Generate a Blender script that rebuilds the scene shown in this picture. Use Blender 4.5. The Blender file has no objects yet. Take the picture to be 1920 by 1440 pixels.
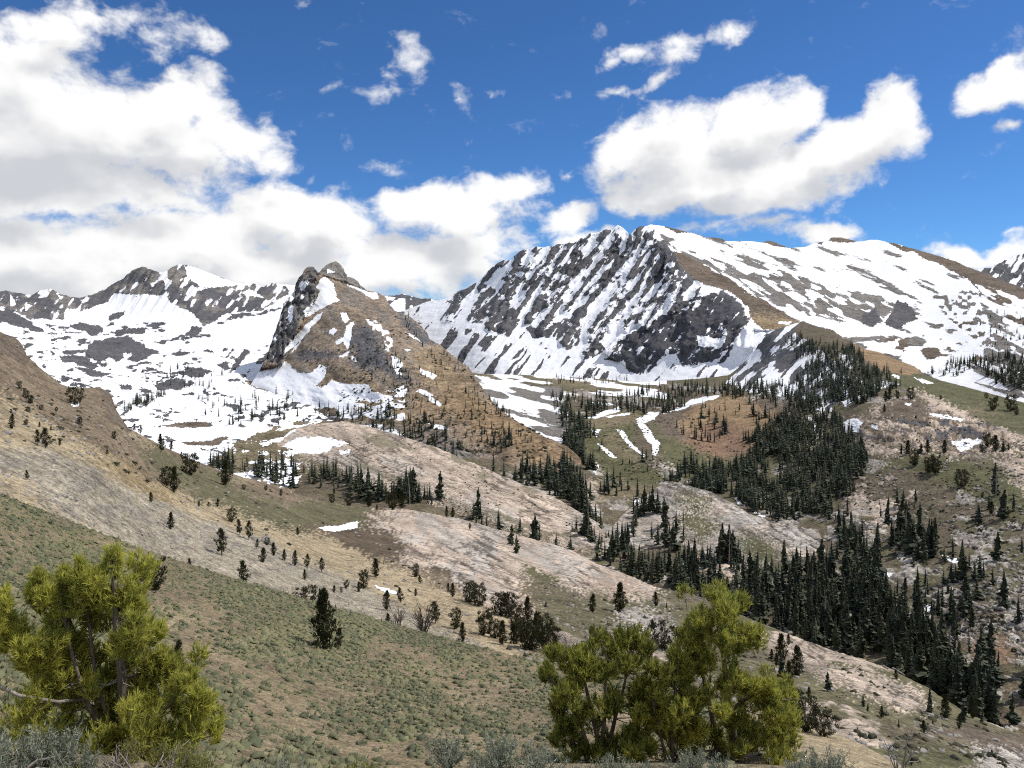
import bpy, math, random
import numpy as np
from mathutils import Vector

random.seed(11)
rng = np.random.default_rng(7)
sc = bpy.context.scene
COL = sc.collection

# ------------------------------------------------------------------ camera
F = 1450.0            # focal length in photo pixels (photo 1920 x 1440)
U0, V0 = 960.0, 620.0  # principal column, horizon row
cam_d = bpy.data.cameras.new("camera")
cam = bpy.data.objects.new("camera", cam_d)
COL.objects.link(cam)
cam_d.sensor_width = 36.0
cam_d.lens = 36.0 * F / 1920.0
cam_d.shift_y = -(720.0 - V0) / 1920.0
cam_d.clip_start = 0.2
cam_d.clip_end = 60000.0
cam.location = (0, 0, 0)
cam.rotation_euler = (math.radians(90), 0, 0)
sc.camera = cam

# ------------------------------------------------------------------ light, exposure
SUN_DIR = Vector((0.56, 0.10, 0.82)).normalized()   # towards the sun: high, from the right
sun_d = bpy.data.lights.new("sun", 'SUN')
sun = bpy.data.objects.new("sun", sun_d)
COL.objects.link(sun)
sun_d.energy = 3.7
sun_d.angle = math.radians(0.55)
sun_d.color = (1.0, 0.95, 0.88)
sun.rotation_euler = (-SUN_DIR).to_track_quat('-Z', 'Y').to_euler()
sc.view_settings.view_transform = 'Standard'
sc.view_settings.look = 'None'
sc.view_settings.gamma = 1.0
sc.view_settings.exposure = 0.0
sc.view_settings.use_curve_mapping = False
sc.cycles.use_denoising = False
sc.cycles.filter_width = 1.1
sc.cycles.max_bounces = 5
sc.cycles.diffuse_bounces = 2
sc.cycles.transparent_max_bounces = 4
sc.cycles.caustics_reflective = False
sc.cycles.caustics_refractive = False

# ------------------------------------------------------------------ world: sky and clouds
world = bpy.data.worlds.new("World")
sc.world = world
world.use_nodes = True
wn = world.node_tree
wn.nodes.clear()
world.cycles.sampling_method = 'NONE'


def nd(tree, typ, **kw):
    n = tree.nodes.new(typ)
    for k, v in kw.items():
        if k.startswith('i_'):
            n.inputs[k[2:].replace('_', ' ')].default_value = v
        else:
            setattr(n, k, v)
    return n


def mth(tree, op, a, b=None, c=None, clamp=False):
    n = tree.nodes.new('ShaderNodeMath')
    n.operation = op
    n.use_clamp = clamp
    for i, x in enumerate((a, b, c)):
        if x is None:
            continue
        if isinstance(x, (int, float)):
            n.inputs[i].default_value = x
        else:
            tree.links.new(x, n.inputs[i])
    return n.outputs[0]


def smooth(tree, x, a, b, lo=0.0, hi=1.0):
    n = tree.nodes.new('ShaderNodeMapRange')
    n.interpolation_type = 'SMOOTHSTEP'
    tree.links.new(x, n.inputs['Value'])
    n.inputs['From Min'].default_value = a
    n.inputs['From Max'].default_value = b
    n.inputs['To Min'].default_value = lo
    n.inputs['To Max'].default_value = hi
    return n.outputs['Result']


def pix_ae(u, v):
    x, z = (u - U0) / F, (V0 - v) / F
    return math.atan2(x, 1.0), math.atan2(z, math.hypot(x, 1.0))


# clouds: centre in degrees of azimuth and elevation is derived from a photo point;
# (u, v, half-width, half-height, tilt in degrees, weight)
CLOUDS = [
    # large bank high on the left
    (60, 250, 330, 150, -8, 1.15), (250, 250, 280, 110, 6, 1.1), (330, 190, 130, 70, -10, 1.0), (430, 260, 120, 70, 10, 0.85),
    (40, 160, 170, 110, -20, 1.0), (100, 60, 120, 75, -30, 0.75), (180, 20, 110, 45, 0, 0.7), (10, 340, 320, 80, 0, 1.1),
    (300, 65, 90, 40, -5, 0.62), (375, 85, 60, 34, 0, 0.55), (220, 350, 250, 60, 5, 0.9), (560, 240, 60, 18, -20, 0.42),
    (520, 310, 60, 30, -15, 0.5), (590, 330, 45, 25, -10, 0.42), (-250, 200, 320, 180, 0, 1.1),
    # low bank along the mountains on the left
    (60, 480, 360, 80, 2, 1.2), (330, 450, 290, 80, -4, 1.15), (530, 400, 120, 70, 0, 1.15), (610, 425, 130, 75, 5, 1.1),
    (480, 500, 380, 75, 0, 1.1), (760, 500, 240, 75, 0, 1.0), (850, 400, 150, 70, -8, 1.1), (790, 390, 100, 50, 0, 1.0),
    (950, 360, 70, 42, -25, 0.8), (900, 460, 110, 60, 0, 0.85), (200, 540, 500, 60, 0, 1.0), (-250, 480, 300, 100, 0, 1.15),
    (1045, 412, 85, 34, -14, 0.85), (1080, 455, 75, 28, 0, 0.85), (740, 310, 75, 26, 10, 0.45), (1045, 320, 24, 20, 0, 0.45),
    # big cloud over the massif
    (1230, 275, 165, 75, -14, 1.1), (1400, 235, 150, 82, -6, 1.15), (1500, 205, 62, 48, -15, 0.85), (1340, 330, 230, 88, -6, 1.2),
    (1560, 285, 200, 85, -16, 1.15), (1660, 215, 95, 58, -20, 0.95), (1700, 250, 60, 60, 0, 0.6), (1480, 350, 220, 58, -12, 1.0),
    (1230, 385, 130, 45, 0, 1.0), (1440, 425, 110, 32, -8, 0.65), (1530, 435, 110, 30, 0, 0.75), (1350, 440, 120, 24, 0, 0.6),
    # small shreds
    (1160, 108, 62, 26, -22, 0.6), (1275, 98, 75, 45, -18, 0.68), (1150, 172, 55, 22, -5, 0.58), (1230, 145, 70, 22, -30, 0.5),
    (1385, 62, 34, 36, -30, 0.58), (770, 110, 55, 60, -40, 0.46), (700, 160, 65, 40, -30, 0.40), (868, 182, 34, 30, -40, 0.42),
    (945, 168, 34, 24, -30, 0.42),
    # right edge
    (1890, 155, 105, 50, -22, 1.05), (2020, 130, 160, 90, -10, 1.1), (1885, 248, 40, 16, -10, 0.48), (1820, 482, 95, 26, 6, 0.9),
    (1900, 470, 90, 36, 0, 0.85), (1890, 434, 60, 10, -5, 0.42), (2100, 450, 200, 80, 0, 1.0),
]

grp = bpy.data.node_groups.new("cloud_field", 'ShaderNodeTree')
grp.interface.new_socket("Vector", in_out='INPUT', socket_type='NodeSocketVector')
grp.interface.new_socket("Density", in_out='OUTPUT', socket_type='NodeSocketFloat')
grp.interface.new_socket("Body", in_out='OUTPUT', socket_type='NodeSocketFloat')
gi = grp.nodes.new('NodeGroupInput')
go = grp.nodes.new('NodeGroupOutput')
# domain warp of the outlines
w1 = nd(grp, 'ShaderNodeTexNoise', noise_dimensions='2D', i_Scale=9.0, i_Detail=5.0, i_Roughness=0.58)
grp.links.new(gi.outputs[0], w1.inputs['Vector'])
vs = nd(grp, 'ShaderNodeVectorMath', operation='SUBTRACT')
grp.links.new(w1.outputs['Color'], vs.inputs[0])
vs.inputs[1].default_value = (0.5, 0.5, 0.5)
vm = nd(grp, 'ShaderNodeVectorMath', operation='MULTIPLY_ADD')
grp.links.new(vs.outputs[0], vm.inputs[0])
vm.inputs[1].default_value = (0.085, 0.06, 0.0)
grp.links.new(gi.outputs[0], vm.inputs[2])
warped = vm.outputs[0]
acc = None
for (u, v, rx, ry, tilt, wgt) in CLOUDS:
    if wgt < 0.7:
        wgt *= 0.84
    a, e = pix_ae(u, v)
    a2, _ = pix_ae(u + rx, v)
    _, e2 = pix_ae(u, v - ry)
    mp = nd(grp, 'ShaderNodeMapping', vector_type='TEXTURE')
    mp.inputs['Location'].default_value = (a, e, 0)
    mp.inputs['Rotation'].default_value = (0, 0, math.radians(-tilt))
    mp.inputs['Scale'].default_value = (abs(a2 - a) * 1.16, abs(e2 - e) * 1.14, 1)
    grp.links.new(warped, mp.inputs['Vector'])
    ln = nd(grp, 'ShaderNodeVectorMath', operation='LENGTH')
    grp.links.new(mp.outputs[0], ln.inputs[0])
    x = mth(grp, 'MULTIPLY_ADD', ln.outputs['Value'], -wgt, wgt)
    acc = x if acc is None else mth(grp, 'SMOOTH_MAX', acc, x, 0.12)
# the rest of the sky, outside the photographed window: the same kind of broken cumulus
sep = nd(grp, 'ShaderNodeSeparateXYZ')
grp.links.new(gi.outputs[0], sep.inputs[0])
big = nd(grp, 'ShaderNodeTexNoise', noise_dimensions='2D', i_Scale=2.6, i_Detail=3.0)
grp.links.new(gi.outputs[0], big.inputs['Vector'])
outa = smooth(grp, mth(grp, 'ABSOLUTE', sep.outputs[0]), 0.62, 0.85)
oute = smooth(grp, sep.outputs[1], 0.42, 0.62)
outm = mth(grp, 'MAXIMUM', outa, oute)
gen = mth(grp, 'MULTIPLY', outm, mth(grp, 'MULTIPLY_ADD', big.outputs['Fac'], 3.2, -1.35))
acc = mth(grp, 'MAXIMUM', acc, gen)
n2 = nd(grp, 'ShaderNodeTexNoise', noise_dimensions='2D', i_Scale=20.0, i_Detail=8.0, i_Roughness=0.60, i_Distortion=0.2)
mpn = nd(grp, 'ShaderNodeMapping')
mpn.inputs['Scale'].default_value = (1.0, 1.5, 1.0)
mpn.inputs['Rotation'].default_value = (0, 0, math.radians(-12))
grp.links.new(gi.outputs[0], mpn.inputs['Vector'])
grp.links.new(mpn.outputs[0], n2.inputs['Vector'])
dens = mth(grp, 'ADD', acc, mth(grp, 'MULTIPLY_ADD', n2.outputs['Fac'], 1.0, -0.5))
grp.links.new(dens, go.inputs[0])
n4 = nd(grp, 'ShaderNodeTexNoise', noise_dimensions='2D', i_Scale=13.0, i_Detail=3.0, i_Roughness=0.5)
grp.links.new(mpn.outputs[0], n4.inputs['Vector'])
grp.links.new(mth(grp, 'ADD', acc, mth(grp, 'MULTIPLY_ADD', n4.outputs['Fac'], 1.1, -0.55)), go.inputs[1])

tc = nd(wn, 'ShaderNodeTexCoord')
sx = nd(wn, 'ShaderNodeSeparateXYZ')
wn.links.new(tc.outputs['Generated'], sx.inputs[0])
az = mth(wn, 'ARCTAN2', sx.outputs[0], sx.outputs[1])
el = mth(wn, 'ARCSINE', sx.outputs[2])
cx = nd(wn, 'ShaderNodeCombineXYZ')
wn.links.new(az, cx.inputs[0])
wn.links.new(el, cx.inputs[1])
cx2 = nd(wn, 'ShaderNodeVectorMath', operation='ADD')      # a step towards the sun
wn.links.new(cx.outputs[0], cx2.inputs[0])
cx2.inputs[1].default_value = (0.016, 0.044, 0)
g1 = nd(wn, 'ShaderNodeGroup')
g1.node_tree = grp
g2 = nd(wn, 'ShaderNodeGroup')
g2.node_tree = grp
wn.links.new(cx.outputs[0], g1.inputs[0])
wn.links.new(cx2.outputs[0], g2.inputs[0])
d1, d2, b1 = g1.outputs[0], g2.outputs[1], g1.outputs[1]
alpha = smooth(wn, d1, 0.11, 0.56)
# light inside the cloud: thick cloud between here and the sun is greyer
thick = smooth(wn, d2, 0.25, 1.15)
rim = mth(wn, 'SUBTRACT', b1, d2)
lum = mth(wn, 'MULTIPLY_ADD', thick, -0.265, 0.93)
lum = mth(wn, 'ADD', lum, mth(wn, 'MULTIPLY', smooth(wn, rim, -0.15, 0.35), 0.10))
lum = mth(wn, 'MINIMUM', lum, 1.02)
ccol = nd(wn, 'ShaderNodeMix', data_type='RGBA')
wn.links.new(smooth(wn, lum, 0.62, 0.95), ccol.inputs[0])
ccol.inputs[6].default_value = (0.93, 0.96, 1.02, 1)
ccol.inputs[7].default_value = (1.0, 1.0, 1.0, 1)
bgc = nd(wn, 'ShaderNodeBackground')
wn.links.new(ccol.outputs[2], bgc.inputs['Color'])
wn.links.new(lum, bgc.inputs['Strength'])
sky = nd(wn, 'ShaderNodeTexSky', sky_type='NISHITA')
sky.sun_disc = False
sky.sun_elevation = math.asin(SUN_DIR.z)
sky.sun_rotation = math.atan2(SUN_DIR.x, SUN_DIR.y)
sky.altitude = 2900
sky.air_density = 1.0
sky.dust_density = 0.25
sky.ozone_density = 2.6
bgs = nd(wn, 'ShaderNodeBackground')
bgs.inputs['Strength'].default_value = 0.105
skt = nd(wn, 'ShaderNodeMix', data_type='RGBA', blend_type='MULTIPLY')     # thin, dry mountain air
skt.inputs[0].default_value = 1.0
skt.inputs[7].default_value = (0.46, 0.80, 1.14, 1)
wn.links.new(sky.outputs[0], skt.inputs[6])
wn.links.new(skt.outputs[2], bgs.inputs['Color'])
mixw = nd(wn, 'ShaderNodeMixShader')
wn.links.new(alpha, mixw.inputs[0])
wn.links.new(bgs.outputs[0], mixw.inputs[1])
wn.links.new(bgc.outputs[0], mixw.inputs[2])
wo = nd(wn, 'ShaderNodeOutputWorld')
wn.links.new(mixw.outputs[0], wo.inputs[0])


# ------------------------------------------------------------------ numeric helpers
def _hash(ix, iy, iz, seed):
    h = (ix.astype(np.uint32) * np.uint32(374761393) + iy.astype(np.uint32) * np.uint32(668265263)
         + iz.astype(np.uint32) * np.uint32(2147483647 ^ 0x5bd1e995) + np.uint32(seed * 974711 & 0xffffffff))
    h = (h ^ (h >> np.uint32(13))) * np.uint32(1274126177)
    h = h ^ (h >> np.uint32(16))
    return h.astype(np.float32) / np.float32(4294967295.0)


def vnoise(p, seed=0):
    """smooth value noise of an (N,3) array, 0..1"""
    i = np.floor(p)
    f = (p - i).astype(np.float32)
    f = f * f * f * (f * (f * 6 - 15) + 10)
    i = i.astype(np.int64)
    x, y, z = i[:, 0], i[:, 1], i[:, 2]
    r = 0
    for dx in (0, 1):
        wx = f[:, 0] if dx else 1 - f[:, 0]
        for dy in (0, 1):
            wy = f[:, 1] if dy else 1 - f[:, 1]
            for dz in (0, 1):
                wz = f[:, 2] if dz else 1 - f[:, 2]
                r = r + wx * wy * wz * _hash(x + dx, y + dy, z + dz, seed)
    return r


def fbm(p, octv=4, seed=0, gain=0.5, ridged=False):
    a, s, t = 1.0, 0.0, 0.0
    q = np.array(p, dtype=np.float64)
    for k in range(octv):
        n = vnoise(q + 17.3 * k, seed + k)
        if ridged:
            n = 1 - np.abs(2 * n - 1)
        s = s + a * n
        t += a
        a *= gain
        q = q * 2.03
    return s / t


def fbm2(u, v, sx, sy, octv=4, seed=0, ang=0.0, gain=0.5, ridged=False):
    c, s = math.cos(ang), math.sin(ang)
    return fbm(np.stack([(u * c + v * s) / sx, (-u * s + v * c) / sy, np.zeros_like(u)], 1), octv, seed, gain, ridged)


def inpoly(u, v, pts):
    r = np.zeros(len(u), bool)
    n = len(pts)
    for i in range(n):
        x1, y1 = pts[i]
        x2, y2 = pts[(i + 1) % n]
        if y1 == y2:
            continue
        c = ((y1 > v) != (y2 > v)) & (u < (x2 - x1) * (v - y1) / (y2 - y1) + x1)
        r ^= c
    return r


def sstep(x, a, b):
    t = np.clip((x - a) / (b - a), 0, 1)
    return t * t * (3 - 2 * t)


def ray(u, v):
    return np.stack([(u - U0) / F, np.ones_like(u), (V0 - v) / F], -1)


class TPS:
    """smooth surface through bearings with known distance; inverse distance is
    interpolated, so that a plane through three points stays a plane"""
    def __init__(self, pts, lam=0.002):
        p = np.array(pts, float)
        self.x = p[:, :2] / 500.0
        n = len(p)
        w = 1000.0 / p[:, 2]
        K = self.k(self.x, self.x) + lam * np.eye(n)
        P = np.hstack([np.ones((n, 1)), self.x])
        A = np.zeros((n + 3, n + 3))
        A[:n, :n] = K
        A[:n, n:] = P
        A[n:, :n] = P.T
        s = np.linalg.solve(A, np.concatenate([w, np.zeros(3)]))
        self.w, self.a = s[:n], s[n:]
        self.lo, self.hi = p[:, 2].min() * 0.6, p[:, 2].max() * 1.25

    @staticmethod
    def k(a, b):
        r2 = ((a[:, None, :] - b[None, :, :]) ** 2).sum(-1)
        return 0.5 * r2 * np.log(r2 + 1e-12)

    def __call__(self, u, v):
        q = np.stack([u, v], 1) / 500.0
        out = np.empty(len(q))
        for i in range(0, len(q), 40000):
            b = q[i:i + 40000]
            out[i:i + 40000] = self.k(b, self.x) @ self.w + self.a[0] + b @ self.a[1:]
        out = np.clip(out, 1000.0 / self.hi, 1000.0 / self.lo)
        return 1000.0 / out


# ------------------------------------------------------------------ materials
def new_mat(name):
    m = bpy.data.materials.new(name)
    m.use_nodes = True
    t = m.node_tree
    t.nodes.clear()
    out = nd(t, 'ShaderNodeOutputMaterial')
    return m, t, out


def mixcol(t, fac, a, b, blend='MIX'):
    n = nd(t, 'ShaderNodeMix', data_type='RGBA', blend_type=blend)
    for idx, x in ((0, fac), (6, a), (7, b)):
        if isinstance(x, (int, float)):
            n.inputs[idx].default_value = x
        elif isinstance(x, tuple):
            n.inputs[idx].default_value = (*x, 1)
        else:
            t.links.new(x, n.inputs[idx])
    return n.outputs[2]


def terrain_material(name, base_scale, crack_scale, bump=0.5):
    """land-cover colour from the mesh, fine grain, cracks in granite and snow from nodes"""
    m, t, out = new_mat(name)
    L = t.links
    geo = nd(t, 'ShaderNodeTexCoord')
    pos = geo.outputs['Object']
    ag = nd(t, 'ShaderNodeAttribute', attribute_name='ground')
    asn = nd(t, 'ShaderNodeAttribute', attribute_name='snow')
    agr = nd(t, 'ShaderNodeAttribute', attribute_name='granite')
    n1 = nd(t, 'ShaderNodeTexNoise', i_Scale=base_scale, i_Detail=11.0, i_Roughness=0.68)
    L.new(pos, n1.inputs['Vector'])
    n2 = nd(t, 'ShaderNodeTexNoise', i_Scale=base_scale * 7.3, i_Detail=6.0, i_Roughness=0.7)
    L.new(pos, n2.inputs['Vector'])
    f = mth(t, 'ADD', mth(t, 'MULTIPLY_ADD', n1.outputs['Fac'], 1.7, 0.15), mth(t, 'MULTIPLY_ADD', n2.outputs['Fac'], 2.6, -1.3))
    f = mth(t, 'MINIMUM', mth(t, 'MAXIMUM', f, 0.35), 1.7)
    f = mth(t, 'ADD', mth(t, 'MULTIPLY', mth(t, 'SUBTRACT', f, 1.0), mth(t, 'MULTIPLY_ADD', agr.outputs['Fac'], -0.6, 1.0)), 1.0)   # bedrock is evener
    comb = nd(t, 'ShaderNodeCombineColor')
    for i in range(3):
        L.new(f, comb.inputs[i])
    col = mixcol(t, 1.0, ag.outputs['Color'], comb.outputs[0], 'MULTIPLY')
    # granite joints: long fissures down the dip, shorter ones across
    n3 = nd(t, 'ShaderNodeTexNoise', i_Scale=base_scale * 30.0, i_Detail=4.0, i_Roughness=0.6)
    L.new(pos, n3.inputs['Vector'])
    sp = mth(t, 'MULTIPLY_ADD', n3.outputs['Fac'], 3.4, -0.70)
    sp = mth(t, 'MAXIMUM', sp, 0.2)
    comb2 = nd(t, 'ShaderNodeCombineColor')
    for i in range(3):
        L.new(sp, comb2.inputs[i])
    col = mixcol(t, mth(t, 'MULTIPLY_ADD', agr.outputs['Fac'], -0.6, 0.85), col, mixcol(t, 1.0, col, comb2.outputs[0], 'MULTIPLY'))
    fiss = None
    for (rz, st, wd) in ((-0.55, 0.14, 0.05), (0.35, 0.30, 0.024)):
        mr = nd(t, 'ShaderNodeMapping')
        mr.inputs['Rotation'].default_value = (0, 0, -rz)
        L.new(pos, mr.inputs['Vector'])
        ms = nd(t, 'ShaderNodeMapping')
        ms.inputs['Scale'].default_value = (crack_scale * st, crack_scale, crack_scale * 0.25)
        L.new(mr.outputs[0], ms.inputs['Vector'])
        nf = nd(t, 'ShaderNodeTexNoise', i_Scale=1.0, i_Detail=4.0, i_Roughness=0.62)
        L.new(ms.outputs[0], nf.inputs['Vector'])
        x = mth(t, 'ABSOLUTE', mth(t, 'SUBTRACT', nf.outputs['Fac'], 0.47))
        ln = smooth(t, x, 0.0, wd, 1.0, 0.0)
        fiss = ln if fiss is None else mth(t, 'MAXIMUM', fiss, ln)
    gate = smooth(t, n1.outputs['Fac'], 0.40, 0.58)
    crackm = mth(t, 'MULTIPLY', mth(t, 'MULTIPLY', fiss, agr.outputs['Fac']), mth(t, 'MULTIPLY_ADD', gate, 0.55, 0.38))
    col = mixcol(t, crackm, col, (0.052, 0.041, 0.033))
    # snow
    sfac = smooth(t, mth(t, 'ADD', asn.outputs['Fac'], mth(t, 'MULTIPLY_ADD', n2.outputs['Fac'], 1.0, -0.5)), 0.44, 0.56)
    snowc = mixcol(t, n1.outputs['Fac'], (0.80, 0.82, 0.86), (0.95, 0.95, 0.95))
    col = mixcol(t, sfac, col, snowc)
    b = nd(t, 'ShaderNodeBsdfPrincipled')
    L.new(col, b.inputs['Base Color'])
    b.inputs['Roughness'].default_value = 0.93
    b.inputs['Specular IOR Level'].default_value = 0.15
    # relief of the bare ground; snow lies smooth
    h = mth(t, 'ADD', mth(t, 'MULTIPLY', n1.outputs['Fac'], 1.0), mth(t, 'MULTIPLY', n2.outputs['Fac'], 0.25))
    h = mth(t, 'ADD', h, mth(t, 'MULTIPLY', n3.outputs['Fac'], 0.06))
    bp = nd(t, 'ShaderNodeBump')
    bp.inputs['Distance'].default_value = bump / base_scale
    L.new(mth(t, 'MULTIPLY_ADD', sfac, -0.72, 0.8), bp.inputs['Strength'])
    L.new(h, bp.inputs['Height'])
    L.new(bp.outputs[0], b.inputs['Normal'])
    L.new(b.outputs[0], out.inputs[0])
    return m


MT_FAR = terrain_material("mountain_ground", 0.012, 0.04, 0.10)
MT_MID = terrain_material("valley_ground", 0.05, 0.34, 0.10)
MT_NEAR = terrain_material("slope_ground", 0.25, 0.6, 0.10)
MT_FORE = terrain_material("bench_ground", 2.2, 2.0, 0.10)

# land-cover colours (linear albedo), roughness of relief, granite joints
CV = {
    'soil':   ((0.215, 0.170, 0.105), 0.5, 0), 'scree': ((0.305, 0.266, 0.200), 0.7, 0), 'tan': ((0.335, 0.270, 0.172), 0.4, 0),
    'gold':   ((0.25, 0.188, 0.10), 0.4, 0), 'brown': ((0.188, 0.146, 0.098), 0.8, 0), 'olive': ((0.122, 0.113, 0.062), 0.5, 0),
    'dkbrown': ((0.115, 0.087, 0.058), 0.5, 0), 'pink': ((0.58, 0.475, 0.375), 0.7, 1), 'granite': ((0.52, 0.475, 0.415), 0.7, 1),
    'rock':   ((0.115, 0.114, 0.119), 1.6, 0.3), 'dark': ((0.082, 0.082, 0.090), 1.8, 0.3), 'peak': ((0.245, 0.192, 0.142), 0.8, 0),
    'ptan':   ((0.29, 0.215, 0.13), 0.5, 0), 'orange': ((0.275, 0.190, 0.110), 0.5, 0), 'red': ((0.235, 0.150, 0.10), 0.5, 0),
    'grey':   ((0.19, 0.175, 0.157), 0.9, 0), 'umber': ((0.15, 0.118, 0.088), 0.8, 0), 'meadow': ((0.112, 0.108, 0.055), 0.4, 0),
    'straw':  ((0.19, 0.158, 0.097), 0.4, 0), 'slope': ((0.135, 0.111, 0.075), 0.7, 0),
}

PATCH = {}


class Patch:
    pass


def curve(pts, us):
    p = np.array(sorted(pts), float)
    return np.interp(us, p[:, 0], p[:, 1])


def patch(name, top, bottom, us, step, controls, cover, mat, amp=1.0, back=(0.25, 0.35), detail=None, sharp=None, lam=0.002, tilt_amp=1.0):
    """One landform.  top/bottom: outline curves; controls: (u, v, distance)."""
    nu = int((us[1] - us[0]) / step[0]) + 1
    uu = np.linspace(us[0], us[1], nu)
    vt = curve(top, uu)
    vb = curve(bottom, uu)
    nv = int(np.max(vb - vt) / step[1]) + 2
    tt = np.linspace(0, 1, nv)
    U = np.repeat(uu[None, :], nv, 0)
    V = vb[None, :] + (vt - vb)[None, :] * tt[:, None]
    u, v = U.ravel(), V.ravel()
    tps = TPS(controls, lam)
    d = tps(u, v)
    if detail is not None:                       # ribs and cliffs: metres towards the viewer
        d = d - detail(u, v, d)
    P = ray(u, v) * d[:, None]
    C = Cover(u, v, d, P)
    cover(C)
    # relief, scaled with the landform's distance
    G = P.reshape(nv, nu, 3)
    gu = np.gradient(G, axis=1)
    gv = np.gradient(G, axis=0)
    N = np.cross(gu, gv)
    N /= np.linalg.norm(N, axis=2, keepdims=True) + 1e-9
    N = N.reshape(-1, 3)
    dm = np.median(d)
    s = dm * 0.035
    n = (fbm(P / s, 4, 3) - 0.5) * 0.30 * s * C.rough * amp
    n += (fbm(P / (s * 0.28), 4, 9, ridged=True) - 0.55) * 0.26 * s * 0.28 * C.rough * amp * 2.0
    n *= 1 - 0.65 * sstep(C.snow, 0.4, 0.7)
    # keep joints and slabs: stepped relief on granite
    if C.gran.max() > 0:
        c, si = math.cos(0.6), math.sin(0.6)
        q = (P[:, 0] * c + P[:, 1] * si) / (s * 0.22) + 0.8 * fbm(P / (s * 0.5), 3, 21)
        st = (q - np.floor(q))
        n += C.gran * st * s * 0.045 * amp
        # open joints: long ones down the dip, short ones across; broken ledges between them
        f1 = fbm2(u, v, 52, 6.5, 4, 61, 0.52, 0.55, True)
        f2 = fbm2(u, v, 30, 7.5, 3, 67, -0.35, 0.5, True)
        gt_ = sstep(fbm2(u, v, 90, 50, 3, 71), 0.38, 0.58)
        ck = np.maximum(sstep(f1, 0.71, 0.82), 0.8 * sstep(f2, 0.80, 0.90)) * (C.gran > 0.6) * (0.35 + 0.65 * gt_)
        C.col *= (1 - 0.74 * ck)[:, None]
        lt = (fbm2(u, v, 40, 9, 4, 73, 0.5) - 0.5) * (C.gran > 0.6)
        C.col *= (1 + 0.9 * lt)[:, None]
        n -= ck * s * 0.05 * amp
        n += lt * s * 0.10 * amp
    P = P + N * n[:, None]
    G = P.reshape(nv, nu, 3)
    # far side of the crest, falling away
    rows = [G]
    crest = G[-1]
    cols = [C]
    dirs = crest / np.linalg.norm(crest, axis=1, keepdims=True)
    dirs[:, 2] = 0
    for k in range(1, 7):
        f = k / 6.0
        r = crest + dirs * (dm * back[0] * f)
        r[:, 2] -= dm * back[1] * f ** 1.4 * 0.5
        r[:, 2] += (fbm(r / s, 3, 5) - 0.5) * s * 0.2 * f
        rows.append(r[None])
    allP = np.concatenate(rows, 0)
    nv2 = allP.shape[0]
    verts = allP.reshape(-1, 3)

    def ext(a):
        a = a.reshape(nv, nu, -1)
        return np.concatenate([a] + [a[-1:]] * 6, 0).reshape(nv2 * nu, -1)
    idx = np.arange(nv2 * nu).reshape(nv2, nu)
    quads = np.stack([idx[:-1, :-1], idx[:-1, 1:], idx[1:, 1:], idx[1:, :-1]], -1).reshape(-1, 4)
    ob = mesh_np(name, verts, quads, mat)
    me = ob.data
    colr = np.ones((len(verts), 4), np.float32)
    colr[:, :3] = ext(C.col)
    at = me.color_attributes.new('ground', 'FLOAT_COLOR', 'POINT')
    at.data.foreach_set('color', colr.ravel())
    for nm, arr in (('snow', C.snow), ('granite', C.gran)):
        at = me.attributes.new(nm, 'FLOAT', 'POINT')
        at.data.foreach_set('value', ext(arr).astype(np.float32).ravel())
    ob['kind'] = 'structure'
    p = Patch()
    p.uu, p.vt, p.vb, p.nv, p.nu, p.G, p.name = uu, vt, vb, nv, nu, G, name
    p.snow = C.snow.reshape(nv, nu)
    PATCH[name] = p
    return ob


def ground_at(pname, u, v):
    """a point on the landform seen at that bearing"""
    p = PATCH[pname]
    i = int(np.clip(np.searchsorted(p.uu, u), 0, p.nu - 1))
    t = (v - p.vb[i]) / (p.vt[i] - p.vb[i])
    j = int(round(np.clip(t, 0, 1) * (p.nv - 1)))
    return Vector(p.G[j, i])


class Cover:
    def __init__(self, u, v, d, P):
        n = len(u)
        self.u, self.v, self.d, self.P = u, v, d, P
        self.col = np.zeros((n, 3))
        self.snow = np.zeros(n)
        self.rough = np.ones(n)
        self.gran = np.zeros(n)
        self.ju, self.jv = rng.normal(0, 1, n), rng.normal(0, 1, n)
        self.wu = (fbm2(u, v, 24, 15, 5, 31, 0.2, 0.68) - 0.5) * 2.0
        self.wv = (fbm2(u, v, 24, 15, 5, 57, 0.2, 0.68) - 0.5) * 2.0

    def _w(self, warp):
        return self.u + self.wu * warp + self.ju * warp * 0.55, self.v + self.wv * warp * 0.8 + self.jv * warp * 0.4

    def fill(self, kind, m=None):
        c, r, g = CV[kind]
        if m is None:
            m = np.ones(len(self.u))
        m = m.astype(float)
        self.col += (np.array(c) - self.col) * m[:, None]
        self.rough += (r - self.rough) * m
        self.gran += (g - self.gran) * m

    def mask(self, pts, warp=12.0):
        return inpoly(self.u + self.wu * warp, self.v + self.wv * warp * 0.8, pts)

    def poly(self, kind, pts, warp=12.0, only=None):
        a, b = self._w(warp)
        m = inpoly(a, b, pts)
        if only is not None:
            m = m * only
        self.fill(kind, m)
        return m

    def snow_poly(self, pts, warp=6.0, val=1.0):
        self.snow[self.mask(pts, warp)] = val

    def bare_poly(self, pts, kind, warp=10.0, snow=0.0):
        m = self.mask(pts, warp)
        self.fill(kind, m)
        self.snow[m] = snow


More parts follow.
